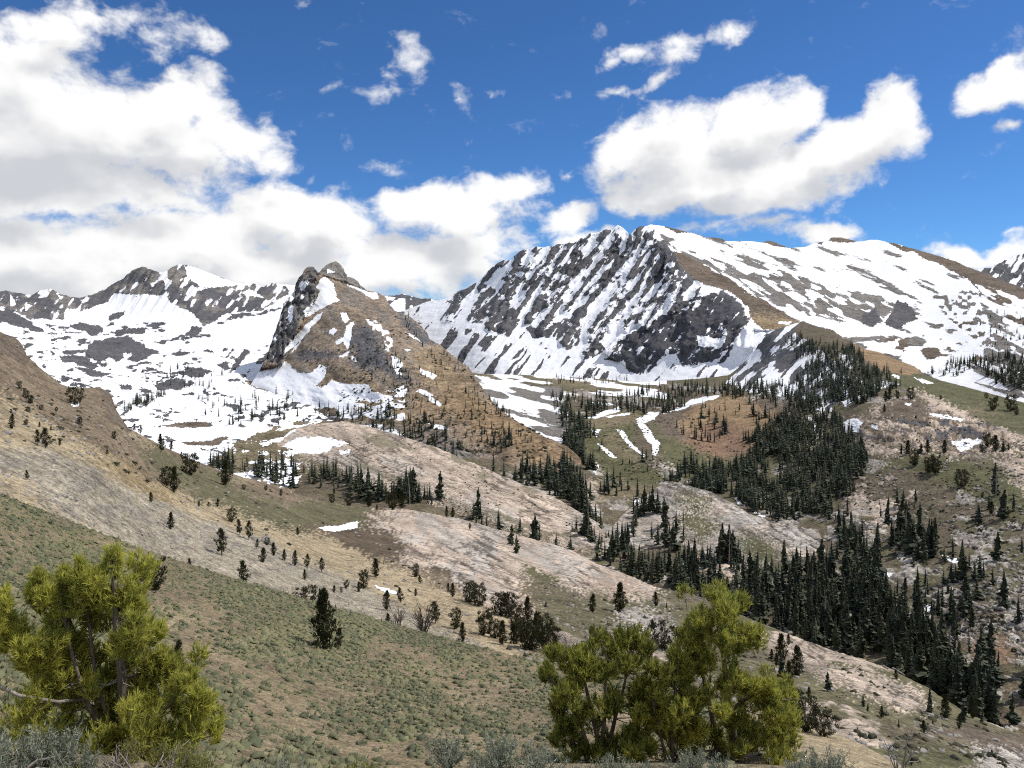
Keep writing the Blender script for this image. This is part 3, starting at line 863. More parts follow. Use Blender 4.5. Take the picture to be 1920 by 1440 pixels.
def cov_basin(C):
    u, v = C.u, C.v
    C.fill('rock')
    n = fbm2(u, v, 26, 7, 5, 201, -0.12, 0.62)
    n2 = fbm2(u, v, 12, 4, 4, 211, 0.05)
    C.snow = np.clip((n - 0.5) * 4.2 + (n2 - 0.5) * 3.2 + 1.05, 0, 1)
    # diagonal streaks under the brown peak
    st = fbm2(u, v, 70, 6, 4, 221, -0.85)
    k = sstep(u, 380, 470) * sstep(v, 580, 620) * sstep(v, 730, 690)
    C.snow += k * ((st - 0.5) * 5.0 + 0.1)
    C.snow += sstep(v, 740, 800) * 0.12
    C.snow = np.clip(C.snow, 0, 1)
    C.snow_poly([(125, 590), (150, 585), (205, 566), (215, 549), (300, 553), (330, 575), (370, 592), (385, 612), (340, 622), (300, 605), (260, 605), (200, 606), (150, 605)], 8, 0.9)
    C.snow_poly([(50, 603), (130, 597), (150, 605), (140, 612), (70, 612)], 6, 0.9)
    C.snow_poly([(290, 810), (380, 805), (470, 800), (470, 815), (420, 825), (330, 827)], 8)
    C.snow_poly([(400, 610), (480, 590), (530, 580), (520, 620), (470, 660), (400, 650)], 14, 0.85)
    # walls
    wall = [(-400, 580), (0, 540), (60, 548), (96, 536), (130, 551), (150, 555), (200, 535), (230, 518), (268, 494), (300, 506), (335, 490), (348, 495), (352, 515), (365, 530), (375, 545),
            (400, 537), (447, 532), (493, 538), (507, 528), (527, 530), (543, 547), (520, 567), (490, 583), (460, 583), (423, 590), (400, 603), (383, 610), (370, 592), (353, 585),
            (327, 572), (307, 553), (270, 553), (213, 549), (205, 565), (145, 587), (133, 582), (130, 592), (120, 600), (60, 600), (40, 590), (0, 577), (-400, 640)]
    w = C.mask(wall, 6)
    C.fill('grey', w)
    C.fill('rock', w & (fbm2(u, v, 26, 18, 3, 7) > 0.45))
    nn = fbm2(u, v, 20, 7, 4, 231, -0.9)
    C.snow = np.where(w, np.clip((nn - 0.5) * 4.5 - 0.08, 0, 1), C.snow)
    C.rough[w] = 1.6
    for pl in ([(299, 510), (313, 507), (315, 530), (306, 528)], [(345, 499), (370, 503), (400, 515), (440, 530), (475, 531), (440, 536), (400, 540), (372, 536), (356, 520)],
               [(452, 548), (475, 543), (495, 560), (470, 556)], [(20, 552), (30, 570), (18, 575)], [(45, 570), (60, 573), (48, 585)], [(105, 552), (120, 558), (112, 563)],
               [(475, 530), (505, 531), (492, 536)], [(528, 533), (560, 534), (560, 545), (545, 545)]):
        C.snow_poly(pl, 4, 0.95)
    for pl in ([(85, 608), (110, 611), (95, 615)], [(130, 612), (150, 606), (192, 611), (194, 623), (175, 632), (160, 622), (140, 618)],
               [(206, 622), (250, 614), (276, 615), (265, 626), (230, 630)], [(178, 640), (215, 632), (240, 632), (265, 645), (292, 659), (285, 666), (262, 681), (240, 676), (255, 660), (228, 660), (232, 673), (218, 681), (205, 671), (185, 678), (163, 668), (165, 650)],
               [(110, 665), (160, 668), (186, 686), (170, 693), (140, 681), (115, 678)], [(140, 690), (180, 694), (212, 704), (170, 708)], [(345, 690), (375, 689), (402, 697), (380, 706), (355, 711)],
               [(288, 723), (330, 711), (352, 718), (340, 728), (295, 731)], [(0, 580), (30, 588), (55, 603), (85, 622), (70, 622), (40, 612), (0, 604)], [(348, 623), (365, 610), (385, 615), (360, 632)],
               [(222, 723), (245, 722), (248, 732), (225, 735)], [(205, 590), (235, 585), (220, 600), (203, 601)]):
        C.bare_poly(pl, 'rock', 7)
    C.bare_poly([(300, 798), (350, 791), (398, 791), (386, 801), (320, 802)], 'umber', 4)
    C.bare_poly([(340, 829), (430, 819), (412, 832), (352, 834)], 'umber', 4)
    C.bare_poly([(460, 715), (500, 708), (530, 725), (520, 735), (480, 728)], 'brown', 8)
    m = C.mask([(480, 810), (560, 790), (700, 790), (700, 850), (560, 870), (470, 880), (400, 900), (380, 870)], 20)
    C.fill('straw', m)
    C.snow = np.where(m & (n < 0.55), 0.0, C.snow)
    m2 = C.mask([(240, 830), (300, 850), (400, 890), (480, 905), (600, 900), (760, 900), (760, 990), (240, 990)], 14)
    C.fill('brown', m2)
    C.snow = np.where(m2, np.clip((n2 - 0.5) * 6 + 0.2, 0, 1), C.snow)
    C.snow_poly([(260, 818), (300, 832), (350, 842), (395, 852), (380, 856), (330, 850), (290, 838)], 4)


def det_basin(u, v, d):
    # mounds of ice-worn rock and ribbed walls
    k = sstep(v, 620, 560)
    rib = fbm2(u, v, 60, 9, 3, 241, -1.0, ridged=True)
    return d * (0.010 * (fbm2(u, v, 60, 22, 4, 251) - 0.5) + 0.03 * k * (rib - 0.5))


patch('snowy_basin', BAS_TOP, BAS_BOT, (-200, 760), (2.2, 2.0),
      [(-400, 600, 1900), (-400, 750, 500), (0, 547, 2600), (0, 590, 1900), (0, 620, 1400), (0, 740, 520), (96, 542, 2700), (100, 600, 2000), (100, 650, 1250), (100, 740, 640), (175, 553, 2800), (200, 610, 2050),
       (240, 800, 620), (250, 680, 1200), (268, 500, 3000), (300, 560, 2500), (300, 740, 900), (335, 496, 3000), (350, 640, 1600), (400, 700, 1080), (400, 800, 720), (450, 530, 3100), (450, 580, 2350), (500, 640, 1500),
       (500, 860, 600), (560, 536, 3300), (560, 700, 1050), (620, 800, 760), (620, 860, 620), (560, 970, 480), (760, 560, 3300), (760, 980, 470), (380, 900, 520), (280, 840, 560), (420, 890, 520)],
      cov_basin, MT_FAR, amp=0.5, back=(0.2, 0.25), detail=det_basin)

# ---- the brown peak
PK_TOP = [(455, 745), (480, 706), (500, 668), (511, 636), (522, 605), (527, 586), (532, 570), (541, 556), (551, 548), (553, 534), (561, 520), (567, 514), (570, 507), (575, 502), (580, 500),
          (588, 501), (594, 508), (598, 512), (603, 505), (615, 495), (623, 491), (630, 489), (638, 495), (645, 505), (651, 518), (663, 521), (671, 527), (675, 535), (688, 545), (709, 549), (722, 555),
          (730, 570), (740, 582), (761, 590), (782, 603), (801, 624), (806, 637), (824, 647), (845, 663), (865, 680), (880, 691), (900, 722), (923, 752), (947, 776), (967, 789), (1017, 817), (1063, 837), (1090, 860)]
PK_BOT = [(455, 800), (520, 830), (600, 840), (700, 850), (800, 880), (900, 900), (1000, 900), (1060, 880), (1090, 872)]


def cov_peak(C):
    u, v = C.u, C.v
    C.fill('peak')
    n = fbm2(u, v, 40, 14, 4, 301, 0.5)
    C.fill('grey', sstep(n, 0.52, 0.62) * 0.6)
    C.poly('ptan', [(770, 665), (820, 660), (880, 705), (930, 770), (900, 790), (850, 740), (800, 720), (770, 700)], 26)
    C.poly('orange', [(880, 740), (947, 770), (1063, 832), (1100, 870), (1000, 880), (950, 850), (900, 820), (850, 780), (800, 780), (760, 760), (800, 740)], 30)
    C.poly('ptan', [(590, 720), (640, 700), (700, 720), (740, 750), (800, 800), (700, 800), (600, 760)], 30)
    C.bare_poly([(568, 514), (575, 498), (590, 498), (599, 512), (593, 522), (585, 530), (596, 541), (590, 560), (575, 576), (568, 600), (546, 640), (532, 684), (495, 680), (515, 605), (525, 570), (548, 545), (550, 530), (558, 516)], 'grey', 9)
    C.fill('rock', C.mask([(568, 505), (590, 498), (596, 541), (568, 600), (532, 684), (495, 680), (525, 570), (550, 530)], 12) * sstep(fbm2(u, v, 12, 12, 4, 309), 0.46, 0.60) * 0.7)
    cr = C.mask([(575, 520), (560, 560), (540, 620), (510, 670), (520, 600), (540, 550)], 14)
    C.snow = np.where(cr, np.clip((fbm2(u, v, 16, 7, 4, 307, -1.0) - 0.5) * 5 + 0.22, 0, 1), C.snow)
    C.bare_poly([(597, 513), (603, 500), (630, 484), (648, 500), (655, 516), (676, 527), (684, 543), (662, 536), (632, 522), (612, 516)], 'grey', 3)
    C.poly('rock', [(657, 640), (662, 612), (690, 610), (722, 650), (742, 700), (766, 690), (775, 722), (742, 712), (702, 692), (682, 704), (664, 682)], 14)
    C.poly('rock', [(555, 660), (600, 655), (640, 660), (620, 672), (560, 675)], 10)
    C.poly('rock', [(730, 560), (760, 590), (805, 625), (820, 650), (790, 640), (750, 600)], 10)
    C.poly('grey', [(590, 790), (700, 790), (830, 830), (900, 860), (950, 880), (900, 910), (600, 850)], 16)
    for pl in ([(609, 518), (620, 527), (629, 538), (630, 559), (639, 562), (600, 581), (574, 594), (569, 582), (590, 565), (599, 546), (591, 536), (600, 525)],
               [(606, 584), (600, 600), (577, 625), (561, 641), (545, 656), (529, 667), (540, 645), (560, 625), (580, 605), (595, 591)], [(553, 650), (566, 638), (556, 655), (545, 664)],
               [(636, 588), (650, 587), (656, 597), (648, 606), (640, 598)], [(617, 618), (625, 612), (631, 620), (625, 629), (616, 625)],
               [(666, 599), (661, 615), (659, 640), (652, 656), (645, 641), (632, 646), (629, 640), (645, 630), (650, 610)], [(634, 671), (656, 657), (651, 669)],
               [(735, 663), (746, 670), (756, 682), (751, 695), (756, 704), (745, 701), (737, 685)], [(660, 668), (668, 674), (670, 682), (660, 676)],
               [(440, 720), (485, 698), (520, 690), (534, 678), (545, 686), (560, 700), (580, 700), (600, 683), (613, 690), (609, 706), (589, 727), (604, 727), (620, 711), (650, 719), (690, 723), (702, 740), (690, 752), (640, 757), (600, 768), (540, 755), (500, 750), (440, 770)],
               [(714, 740), (735, 744), (742, 766), (720, 770)], [(648, 534), (670, 538), (692, 548), (676, 546)], [(677, 546), (706, 549), (713, 560), (700, 561), (685, 553)],
               [(786, 690), (800, 696), (817, 705), (811, 711), (790, 701)], [(756, 653), (771, 657), (765, 661)], [(760, 622), (775, 628), (788, 640), (775, 636)], [(806, 738), (830, 760), (826, 764), (806, 750)],
               [(740, 728), (760, 720), (765, 740), (748, 745)], [(800, 792), (840, 800), (845, 808), (815, 805)], [(690, 765), (720, 760), (740, 780), (700, 785)], [(612, 505), (632, 511), (615, 513)], [(780, 735), (790, 728), (815, 740), (800, 742)]):
        C.snow_poly(pl, 5)
    sp = C.mask([(684, 598), (706, 600), (728, 620), (737, 640), (735, 661), (722, 660), (722, 640), (700, 622)], 6)
    C.snow = np.where(sp, np.clip((fbm2(u, v, 8, 6, 3, 311) - 0.5) * 6 + 0.6, 0, 1), C.snow)
    nb = fbm2(u, v, 26, 10, 4, 321)
    C.snow = np.where((v > 725) & (u < 760), np.maximum(C.snow, np.clip((nb - 0.5) * 6 + 0.30, 0, 1)), C.snow)
    # stone bands
    C.rough *= 1 + 0.6 * sstep(fbm2(u, v, 50, 12, 3, 331, 0.3), 0.5, 0.6)


def det_peak(u, v, d):
    crag = inpoly(u, v, [(568, 505), (580, 490), (596, 505), (590, 530), (592, 560), (570, 600), (545, 640), (530, 684), (490, 690), (510, 600), (530, 560), (548, 530)]).astype(float)
    s = fbm2(u, v, 10, 10, 4, 341, ridged=True)
    top = inpoly(u, v, [(597, 513), (603, 490), (630, 480), (650, 500), (680, 530), (690, 546), (650, 530)]).astype(float)
    st = (v / 6.0 + fbm2(u, v, 20, 20, 2, 5) * 2) % 1.0
    g = fbm2(u, v, 60, 30, 5, 351, 0.5) - 0.5
    return crag * (5 + 27 * s) + top * (st * 3 + 3) + g * 24


patch('brown_peak', PK_TOP, PK_BOT, (455, 1090), (1.85, 1.7),
      [(455, 745, 950), (500, 668, 1030), (532, 572, 1130), (580, 501, 1180), (630, 489, 1220), (688, 545, 1190), (730, 570, 1150), (805, 637, 1030), (880, 691, 930), (947, 777, 760), (1063, 838, 660), (1090, 860, 640),
       (640, 560, 1110), (600, 620, 1020), (640, 640, 960), (700, 620, 980), (560, 690, 940), (600, 720, 880), (700, 700, 850), (760, 660, 910), (800, 720, 830), (700, 770, 770), (820, 790, 715), (900, 790, 710), (900, 850, 640), (1000, 860, 625),
       (600, 790, 800), (500, 780, 850), (700, 840, 680), (800, 870, 630), (1000, 895, 600), (1080, 870, 630)],
      cov_peak, MT_FAR, amp=0.35, back=(0.12, 0.2), detail=det_peak)

# ---- the great snowy massif
MAS_TOP = [(740, 590), (770, 578), (800, 566), (830, 562), (848, 555), (862, 546), (870, 544), (885, 534), (900, 526), (912, 512), (927, 500), (936, 492), (943, 488), (952, 489), (960, 487), (973, 472), (985, 468), (1007, 463), (1018, 465), (1027, 462), (1038, 463), (1047, 457),
           (1058, 459), (1067, 455), (1076, 456), (1087, 449), (1098, 444), (1107, 437), (1118, 437), (1133, 431), (1147, 432), (1153, 426), (1158, 422), (1167, 427), (1175, 434), (1182, 440), (1188, 432), (1193, 427), (1200, 424), (1208, 425), (1220, 421), (1247, 424), (1273, 431), (1300, 437),
           (1328, 446), (1337, 445), (1350, 446), (1363, 452), (1407, 452), (1430, 455), (1438, 452), (1450, 453), (1480, 465), (1510, 463), (1525, 456), (1540, 453), (1554, 451), (1558, 446), (1580, 446), (1596, 450), (1612, 453), (1630, 450), (1645, 450), (1680, 457), (1747, 477),
           (1780, 485), (1813, 500), (1847, 513), (1880, 527), (1920, 540), (2050, 580), (2300, 640)]
MAS_BOT = [(740, 720), (900, 740), (1150, 760), (1400, 760), (1600, 760), (1900, 800), (2300, 860)]
ARETE = [(1225, 424), (1240, 445), (1250, 460), (1262, 475), (1277, 487), (1283, 508), (1300, 520), (1330, 530), (1365, 545), (1385, 560), (1402, 585), (1412, 610), (1440, 625)]


def arete_side(u, v):
    """negative left of the arete (the ribbed face), positive on the smooth right flank"""
    p = np.array(ARETE)
    return u - np.interp(v, p[:, 1], p[:, 0])


# rock ribs of the face, crest to foot: (x, y) in thirds of a photo pixel from (900, 400)
RIBS = [[(130, 270), (60, 330), (0, 420)], [(240, 230), (160, 380), (60, 560)], [(380, 330), (300, 420), (230, 520), (130, 640)], [(440, 170), (330, 330), (260, 420)],
        [(500, 170), (420, 330), (340, 470), (270, 600)], [(620, 120), (540, 260), (470, 400), (380, 520)], [(700, 100), (640, 200), (560, 330), (450, 470), (340, 660)],
        [(780, 140), (720, 220), (640, 340), (560, 440), (480, 540)], [(745, 260), (690, 350), (600, 440)], [(850, 130), (800, 240), (740, 330), (670, 420), (600, 520), (500, 680)],
        [(900, 90), (850, 240), (790, 300), (700, 400)], [(960, 120), (900, 250), (830, 360), (760, 480), (680, 600), (600, 700)], [(1000, 180), (960, 280), (880, 420), (800, 520), (720, 640)],
        [(1060, 180), (1000, 330), (930, 440), (860, 550), (810, 640)], [(1110, 260), (1040, 380), (960, 500), (880, 600)], [(1130, 320), (1080, 430), (1000, 540), (930, 640)],
        [(1180, 340), (1130, 460), (1070, 560)], [(1250, 400), (1200, 500), (1150, 600)], [(320, 190), (250, 330), (150, 480), (60, 640)], [(-60, 420), (-140, 520), (-200, 600)], [(30, 300), (-80, 440), (-160, 560)],
        [(570, 150), (500, 280), (420, 420)], [(660, 420), (570, 560), (470, 720)], [(760, 560), (690, 660), (600, 790)]]
ROCKS_LOW = [[(0, 470), (60, 420), (150, 470), (180, 560), (230, 600), (170, 690), (100, 680), (40, 640), (-80, 600)], [(270, 640), (330, 600), (400, 620), (470, 590), (540, 590), (570, 640), (560, 720), (500, 770), (430, 720), (350, 700), (300, 700)],
             [(690, 830), (740, 760), (830, 690), (900, 640), (980, 600), (1060, 570), (1130, 500), (1200, 470), (1300, 450), (1380, 440), (1480, 520), (1510, 600), (1480, 650), (1430, 720), (1400, 800), (1360, 850), (1270, 840), (1200, 870), (1140, 860),
              (1100, 790), (1000, 830), (960, 890), (880, 910), (820, 880), (810, 830), (750, 840)], [(950, 180), (1010, 150), (1060, 150), (1130, 250), (1130, 310), (1060, 330), (1010, 380), (960, 400), (930, 340), (990, 280)],
             [(570, 760), (620, 700), (680, 720), (700, 770), (640, 810)], [(720, 200), (760, 110), (790, 150), (770, 240), (730, 260)]]


def ribs(u, v):
    """closeness to a rib crest (1 on the crest, 0 in a couloir), and coordinates across and along the ribs"""
    ang = math.radians(37.5)
    q = u * math.cos(ang) + v * math.sin(ang)
    al = -u * math.sin(ang) + v * math.cos(ang)
    wu = (fbm2(u, v, 18, 18, 4, 401, 0.0, 0.6) - 0.5) * 13
    wv = (fbm2(u, v, 18, 18, 4, 403, 0.0, 0.6) - 0.5) * 13
    x, y = u + wu, v + wv
    dist = np.full(len(u), 99.0)
    sel = np.where((u > 780) & (u < 1400) & (v < 740))[0]
    xs, ys, ds = x[sel], y[sel], dist[sel]
    for ln in RIBS:
        for (ax, ay), (bx, by) in zip(ln[:-1], ln[1:]):
            ax_, ay_, bx_, by_ = 900 + ax / 3, 400 + ay / 3, 900 + bx / 3, 400 + by / 3
            ex, ey = bx_ - ax_, by_ - ay_
            t = np.clip(((xs - ax_) * ex + (ys - ay_) * ey) / (ex * ex + ey * ey), 0, 1)
            ds = np.minimum(ds, np.hypot(xs - ax_ - t * ex, ys - ay_ - t * ey))
    dist[sel] = ds
    tri = np.clip(1 - dist / 13.0, 0, 1)
    return tri, dist, q, al


def face_k(u, v):
    return sstep(-arete_side(u, v), -3, 12) * sstep(u, 780, 900)


def det_massif(u, v, d):
    tri, f, q, al = ribs(u, v)
    k = face_k(u, v) * sstep(v, 735, 640)
    big = fbm2(q, al, 30, 90, 3, 411, ridged=True)
    cliff = inpoly(u, v, [(1130, 660), (1190, 600), (1240, 540), (1250, 470), (1280, 480), (1300, 535), (1380, 555), (1412, 600), (1412, 680), (1330, 692), (1200, 700)]).astype(float)
    bs = np.interp(u, [740, 850, 900, 960, 1000, 1060, 1130, 1180, 1210, 1260, 1290, 1340, 1400, 1460], [590, 610, 625, 640, 655, 672, 690, 705, 702, 680, 692, 684, 684, 700])
    cliff = cliff * sstep(bs - v, -2, 46) * sstep(-arete_side(u, v), -2, 30)
    r = k * (tri ** 1.3 * 46 + big * 16)
    r += cliff * (fbm2(u, v, 40, 60, 4, 421, 0.2, ridged=True) * 70)
    r += (1 - k) * (fbm2(u, v, 90, 40, 4, 431) - 0.5) * 40
    r += 22 * np.exp(-(arete_side(u, v) / 16.0) ** 2) * (v < 620)
    return r


def cov_massif(C):
    u, v = C.u, C.v
    C.fill('rock')
    tri, f, q, al = ribs(u, v)
    a = arete_side(u, v)
    n = fbm2(q, al, 9, 60, 5, 441, 0.12, 0.62)
    n2 = fbm2(u, v, 11, 7, 4, 451, -0.6, 0.65)
    n3 = fbm2(q, al, 5, 46, 4, 445, 0.0, 0.65)
    rockiness = (tri - 0.66) * 1.5 + (n - 0.5) * 1.7 + (n3 - 0.5) * 2.3 + (n2 - 0.5) * 2.5
    band = fbm2(u, v, 160, 50, 3, 461)
    rockiness += (band - 0.5) * 1.2
    # more rock low on the face and round the cliffs, clean snow aprons beneath
    low = sstep(v, 560, 600) * sstep(v, 665, 640)
    rockiness += low * 0.35 * sstep(u, 1120, 1000)
    topv = curve(MAS_TOP, u)
    rockiness += 0.35 * sstep(v - topv, 16, 3) * (u < 1230)
    rockiness += 0.02 + 0.10 * sstep(u, 1080, 1200) - 0.12 * sstep(v, 520, 460)
    lowrock = np.zeros(len(u), bool)
    for pl in ROCKS_LOW:
        lowrock |= C.mask([(900 + x / 3, 400 + y / 3) for x, y in pl], 9)
    rockiness = np.where(lowrock, np.maximum(rockiness, (n3 - 0.5) * 2.4 + (n2 - 0.5) * 2.6 + 0.34 + 0.22 * (u > 1120)), rockiness)
    base = np.interp(u, [740, 850, 900, 960, 1000, 1060, 1130, 1180, 1210, 1260, 1290, 1340, 1400, 1460], [590, 610, 625, 640, 655, 672, 690, 705, 702, 680, 692, 684, 684, 700])
    apron = sstep(v - base + (n2 - 0.5) * 40, -6, 10)
    C.snow = np.clip(0.5 - rockiness * 0.9, 0, 1)
    # cliffs
    cl = C.mask([(1130, 655), (1180, 612), (1225, 560), (1245, 500), (1248, 462), (1278, 487), (1285, 520), (1310, 540), (1360, 552), (1395, 580), (1405, 620), (1412, 660), (1395, 690), (1335, 688), (1290, 692), (1270, 678), (1210, 702), (1170, 690)], 16)
    C.fill('dark', cl & lowrock)
    C.snow_poly([(1305, 628), (1330, 632), (1360, 640), (1340, 652), (1310, 645)], 8)
    streak = fbm2(q, al, 10, 60, 3, 481)
    C.snow = np.where(apron > 0.5, np.clip(0.92 - sstep(streak, 0.62, 0.68) * 0.8, 0, 1), C.snow)
    # smooth right flank
    r = sstep(a, -2, 4)
    rn = fbm2(u, v, 60, 9, 5, 491, 0.35)
    rs = np.clip((rn - 0.5) * 3.6 + 0.93 + 0.22 * sstep(u, 1440, 1520) - 0.16 * sstep(v, 520, 580), 0, 1)
    sp = C.mask([(1375, 525), (1440, 512), (1500, 520), (1560, 538), (1640, 556), (1668, 575), (1655, 602), (1625, 612), (1590, 600), (1540, 592), (1480, 580), (1420, 560)], 20)
    rs = np.where(sp, np.clip((fbm2(u, v, 26, 7, 5, 495, 0.45) - 0.5) * 5 + 0.34, 0, 1), rs)
    sp2 = C.mask([(1255, 455), (1300, 470), (1360, 495), (1420, 520), (1480, 545), (1420, 560), (1370, 540), (1300, 510)], 16)
    rs = np.where(sp2, np.clip((fbm2(u, v, 40, 7, 5, 497, 0.55) - 0.5) * 5 + 0.38, 0, 1), rs)
    C.snow = C.snow * (1 - r) + rs * r
    g = (r > 0.5)
    C.fill('grey', g * 1.0)
    C.bare_poly([(1262, 470), (1285, 478), (1330, 503), (1375, 530), (1410, 552), (1450, 575), (1490, 600), (1540, 625), (1480, 622), (1430, 618), (1412, 600), (1400, 575), (1370, 548), (1310, 528), (1285, 510)], 'umber', 8)
    C.poly('ptan', [(1400, 590), (1440, 590), (1490, 602), (1530, 622), (1470, 625), (1420, 618)], 12)
    C.snow_poly([(1458, 603), (1485, 604), (1478, 609), (1460, 608)], 3)
    C.snow_poly([(1390, 545), (1420, 556), (1460, 582), (1500, 600), (1540, 612), (1600, 628), (1640, 630), (1600, 612), (1540, 596), (1480, 582), (1430, 562)], 8)
    C.bare_poly([(1658, 612), (1664, 595), (1680, 564), (1700, 566), (1724, 597), (1702, 606), (1690, 616)], 'rock', 7)
    C.bare_poly([(1614, 590), (1640, 580), (1652, 600), (1636, 612), (1618, 608)], 'rock', 6)
    C.bare_poly([(1640, 445), (1680, 454), (1747, 474), (1813, 497), (1847, 510), (1920, 537), (2300, 640), (2300, 700), (1930, 640), (1890, 600), (1845, 560), (1815, 522), (1760, 493), (1690, 467)], 'umber', 8)
    rr = C.mask([(1830, 530), (1920, 560), (2300, 680), (2300, 760), (1880, 690), (1850, 620)], 12)
    C.snow = np.where(rr, np.clip((fbm2(u, v, 30, 9, 4, 501, 0.4) - 0.5) * 5 + 0.42, 0, 1), C.snow)
    mo = C.mask([(1540, 618), (1640, 622), (1690, 640), (1740, 615), (1800, 590), (1845, 620), (1850, 670), (1800, 700), (1700, 690), (1620, 668), (1570, 640)], 12)
    C.fill('grey', mo)
    C.fill('umber', mo & (fbm2(u, v, 40, 20, 3, 505) > 0.5))
    C.snow = np.where(mo, np.clip((fbm2(u, v, 34, 10, 4, 511, 0.1) - 0.5) * 5 + 0.34, 0, 1), C.snow)
    C.snow_poly([(1560, 620), (1640, 622), (1700, 618), (1690, 626), (1620, 632), (1575, 630)], 6)
    C.snow_poly([(1640, 652), (1690, 635), (1680, 652), (1650, 660)], 8)
    C.snow_poly([(1685, 672), (1700, 655), (1722, 660), (1740, 675), (1800, 660), (1830, 640), (1850, 645), (1810, 690), (1720, 695)], 10)
    for pl in ([(1330, 441), (1345, 440), (1365, 452), (1340, 450)], [(1425, 450), (1445, 448), (1480, 464), (1450, 462)], [(1552, 452), (1557, 440), (1582, 440), (1615, 451), (1590, 456)], [(1525, 453), (1548, 449), (1540, 458)], [(1236, 420), (1275, 428), (1300, 435), (1270, 436)]):
        C.bare_poly(pl, 'umber', 3)
    ph = np.clip((fbm2(u, v, 9, 6, 4, 521) - 0.5) * 5 + 0.75, 0, 1)
    C.snow = np.where((a > 10) & C.mask([(1740, 555), (1830, 545), (1870, 640), (1850, 660), (1780, 600)], 10), ph, C.snow)


patch('snowy_massif', MAS_TOP, MAS_BOT, (740, 2080), (1.9, 1.7),
      [(740, 590, 3000), (740, 700, 2300), (800, 566, 3000), (830, 700, 2150), (900, 527, 2900), (900, 650, 2150), (927, 500, 2850), (1000, 465, 2750), (1000, 560, 2420), (1000, 690, 1950), (1087, 450, 2680), (1100, 560, 2330), (1100, 690, 1880), (1158, 423, 2620), (1150, 725, 1770), (1200, 480, 2480), (1220, 422, 2600),
       (1180, 600, 2080), (1265, 478, 2330), (1300, 437, 2700), (1300, 620, 1850), (1300, 715, 1620), (1350, 540, 2130), (1400, 580, 1860), (1400, 690, 1600), (1420, 500, 2450), (1447, 453, 2900), (1500, 630, 1620), (1558, 447, 3000), (1600, 520, 2500), (1600, 625, 1780), (1660, 660, 1500), (1680, 457, 2850),
       (1700, 605, 1900), (1750, 560, 2150), (1780, 640, 1550), (1847, 513, 2350), (1880, 640, 1350), (1920, 540, 2050), (1920, 660, 1200), (1900, 780, 900), (1600, 750, 1150), (1400, 755, 1400), (2200, 620, 1700), (2200, 800, 900), (900, 735, 1900)],
      cov_massif, MT_FAR, amp=0.42, back=(0.2, 0.3), detail=det_massif)


# ---- ridges farther off
def cov_notch(C):
    C.fill('rock')
    n = fbm2(C.u, C.v, 10, 8, 4, 601)
    C.snow = np.clip((n - 0.5) * 4 + 0.05 + sstep(C.u, 785, 815) * 0.4, 0, 1)


patch('distant_ridge', [(640, 590), (700, 566), (723, 555), (735, 556), (753, 551), (765, 553), (777, 557), (800, 562), (830, 565), (870, 560), (960, 590)], [(640, 680), (960, 680)], (640, 960), (2.4, 2.2),
      [(640, 590, 3900), (723, 555, 3900), (830, 565, 4000), (960, 590, 3900), (640, 680, 3300), (800, 680, 3300), (960, 680, 3300)], cov_notch, MT_FAR, amp=0.5)


def cov_fpk(C):
    C.fill('rock')
    n = fbm2(C.u, C.v, 22, 7, 4, 611, -0.9)
    C.snow = np.clip((n - 0.5) * 5 + 0.62 - sstep(C.u, 1875, 1845) * 0.4, 0, 1)


patch('distant_peak', [(1770, 540), (1838, 505), (1850, 499), (1858, 500), (1866, 495), (1880, 492), (1893, 487), (1900, 481), (1912, 480), (1920, 477), (1960, 462), (2000, 440), (2060, 455), (2300, 520)], [(1770, 620), (2300, 700)], (1770, 2080), (2.2, 2.0),
      [(1770, 540, 4400), (1850, 500, 4600), (1920, 478, 4700), (2000, 440, 4800), (2300, 520, 4600), (1770, 620, 3600), (2000, 640, 3600), (2300, 700, 3400)], cov_fpk, MT_FAR, amp=0.7)

# land far below everything, so that nothing floats over a void
gp = np.array([[-7000, -3000, -420], [7000, -3000, -420], [7000, 8000, -420], [-7000, 8000, -420]], float)
gm, gt, gout = new_mat("lowland")
gb = nd(gt, 'ShaderNodeBsdfPrincipled')
gn = nd(gt, 'ShaderNodeTexNoise', i_Scale=0.004, i_Detail=8.0)
gt.links.new(nd(gt, 'ShaderNodeTexCoord').outputs['Object'], gn.inputs['Vector'])
gt.links.new(mixcol(gt, gn.outputs['Fac'], (0.10, 0.09, 0.06), (0.25, 0.2, 0.14)), gb.inputs['Base Color'])
gb.inputs['Roughness'].default_value = 0.95
gt.links.new(gb.outputs[0], gout.inputs[0])
low = mesh_np('lowland_ground', gp, [[0, 1, 2, 3]], gm)
low['kind'] = 'structure'
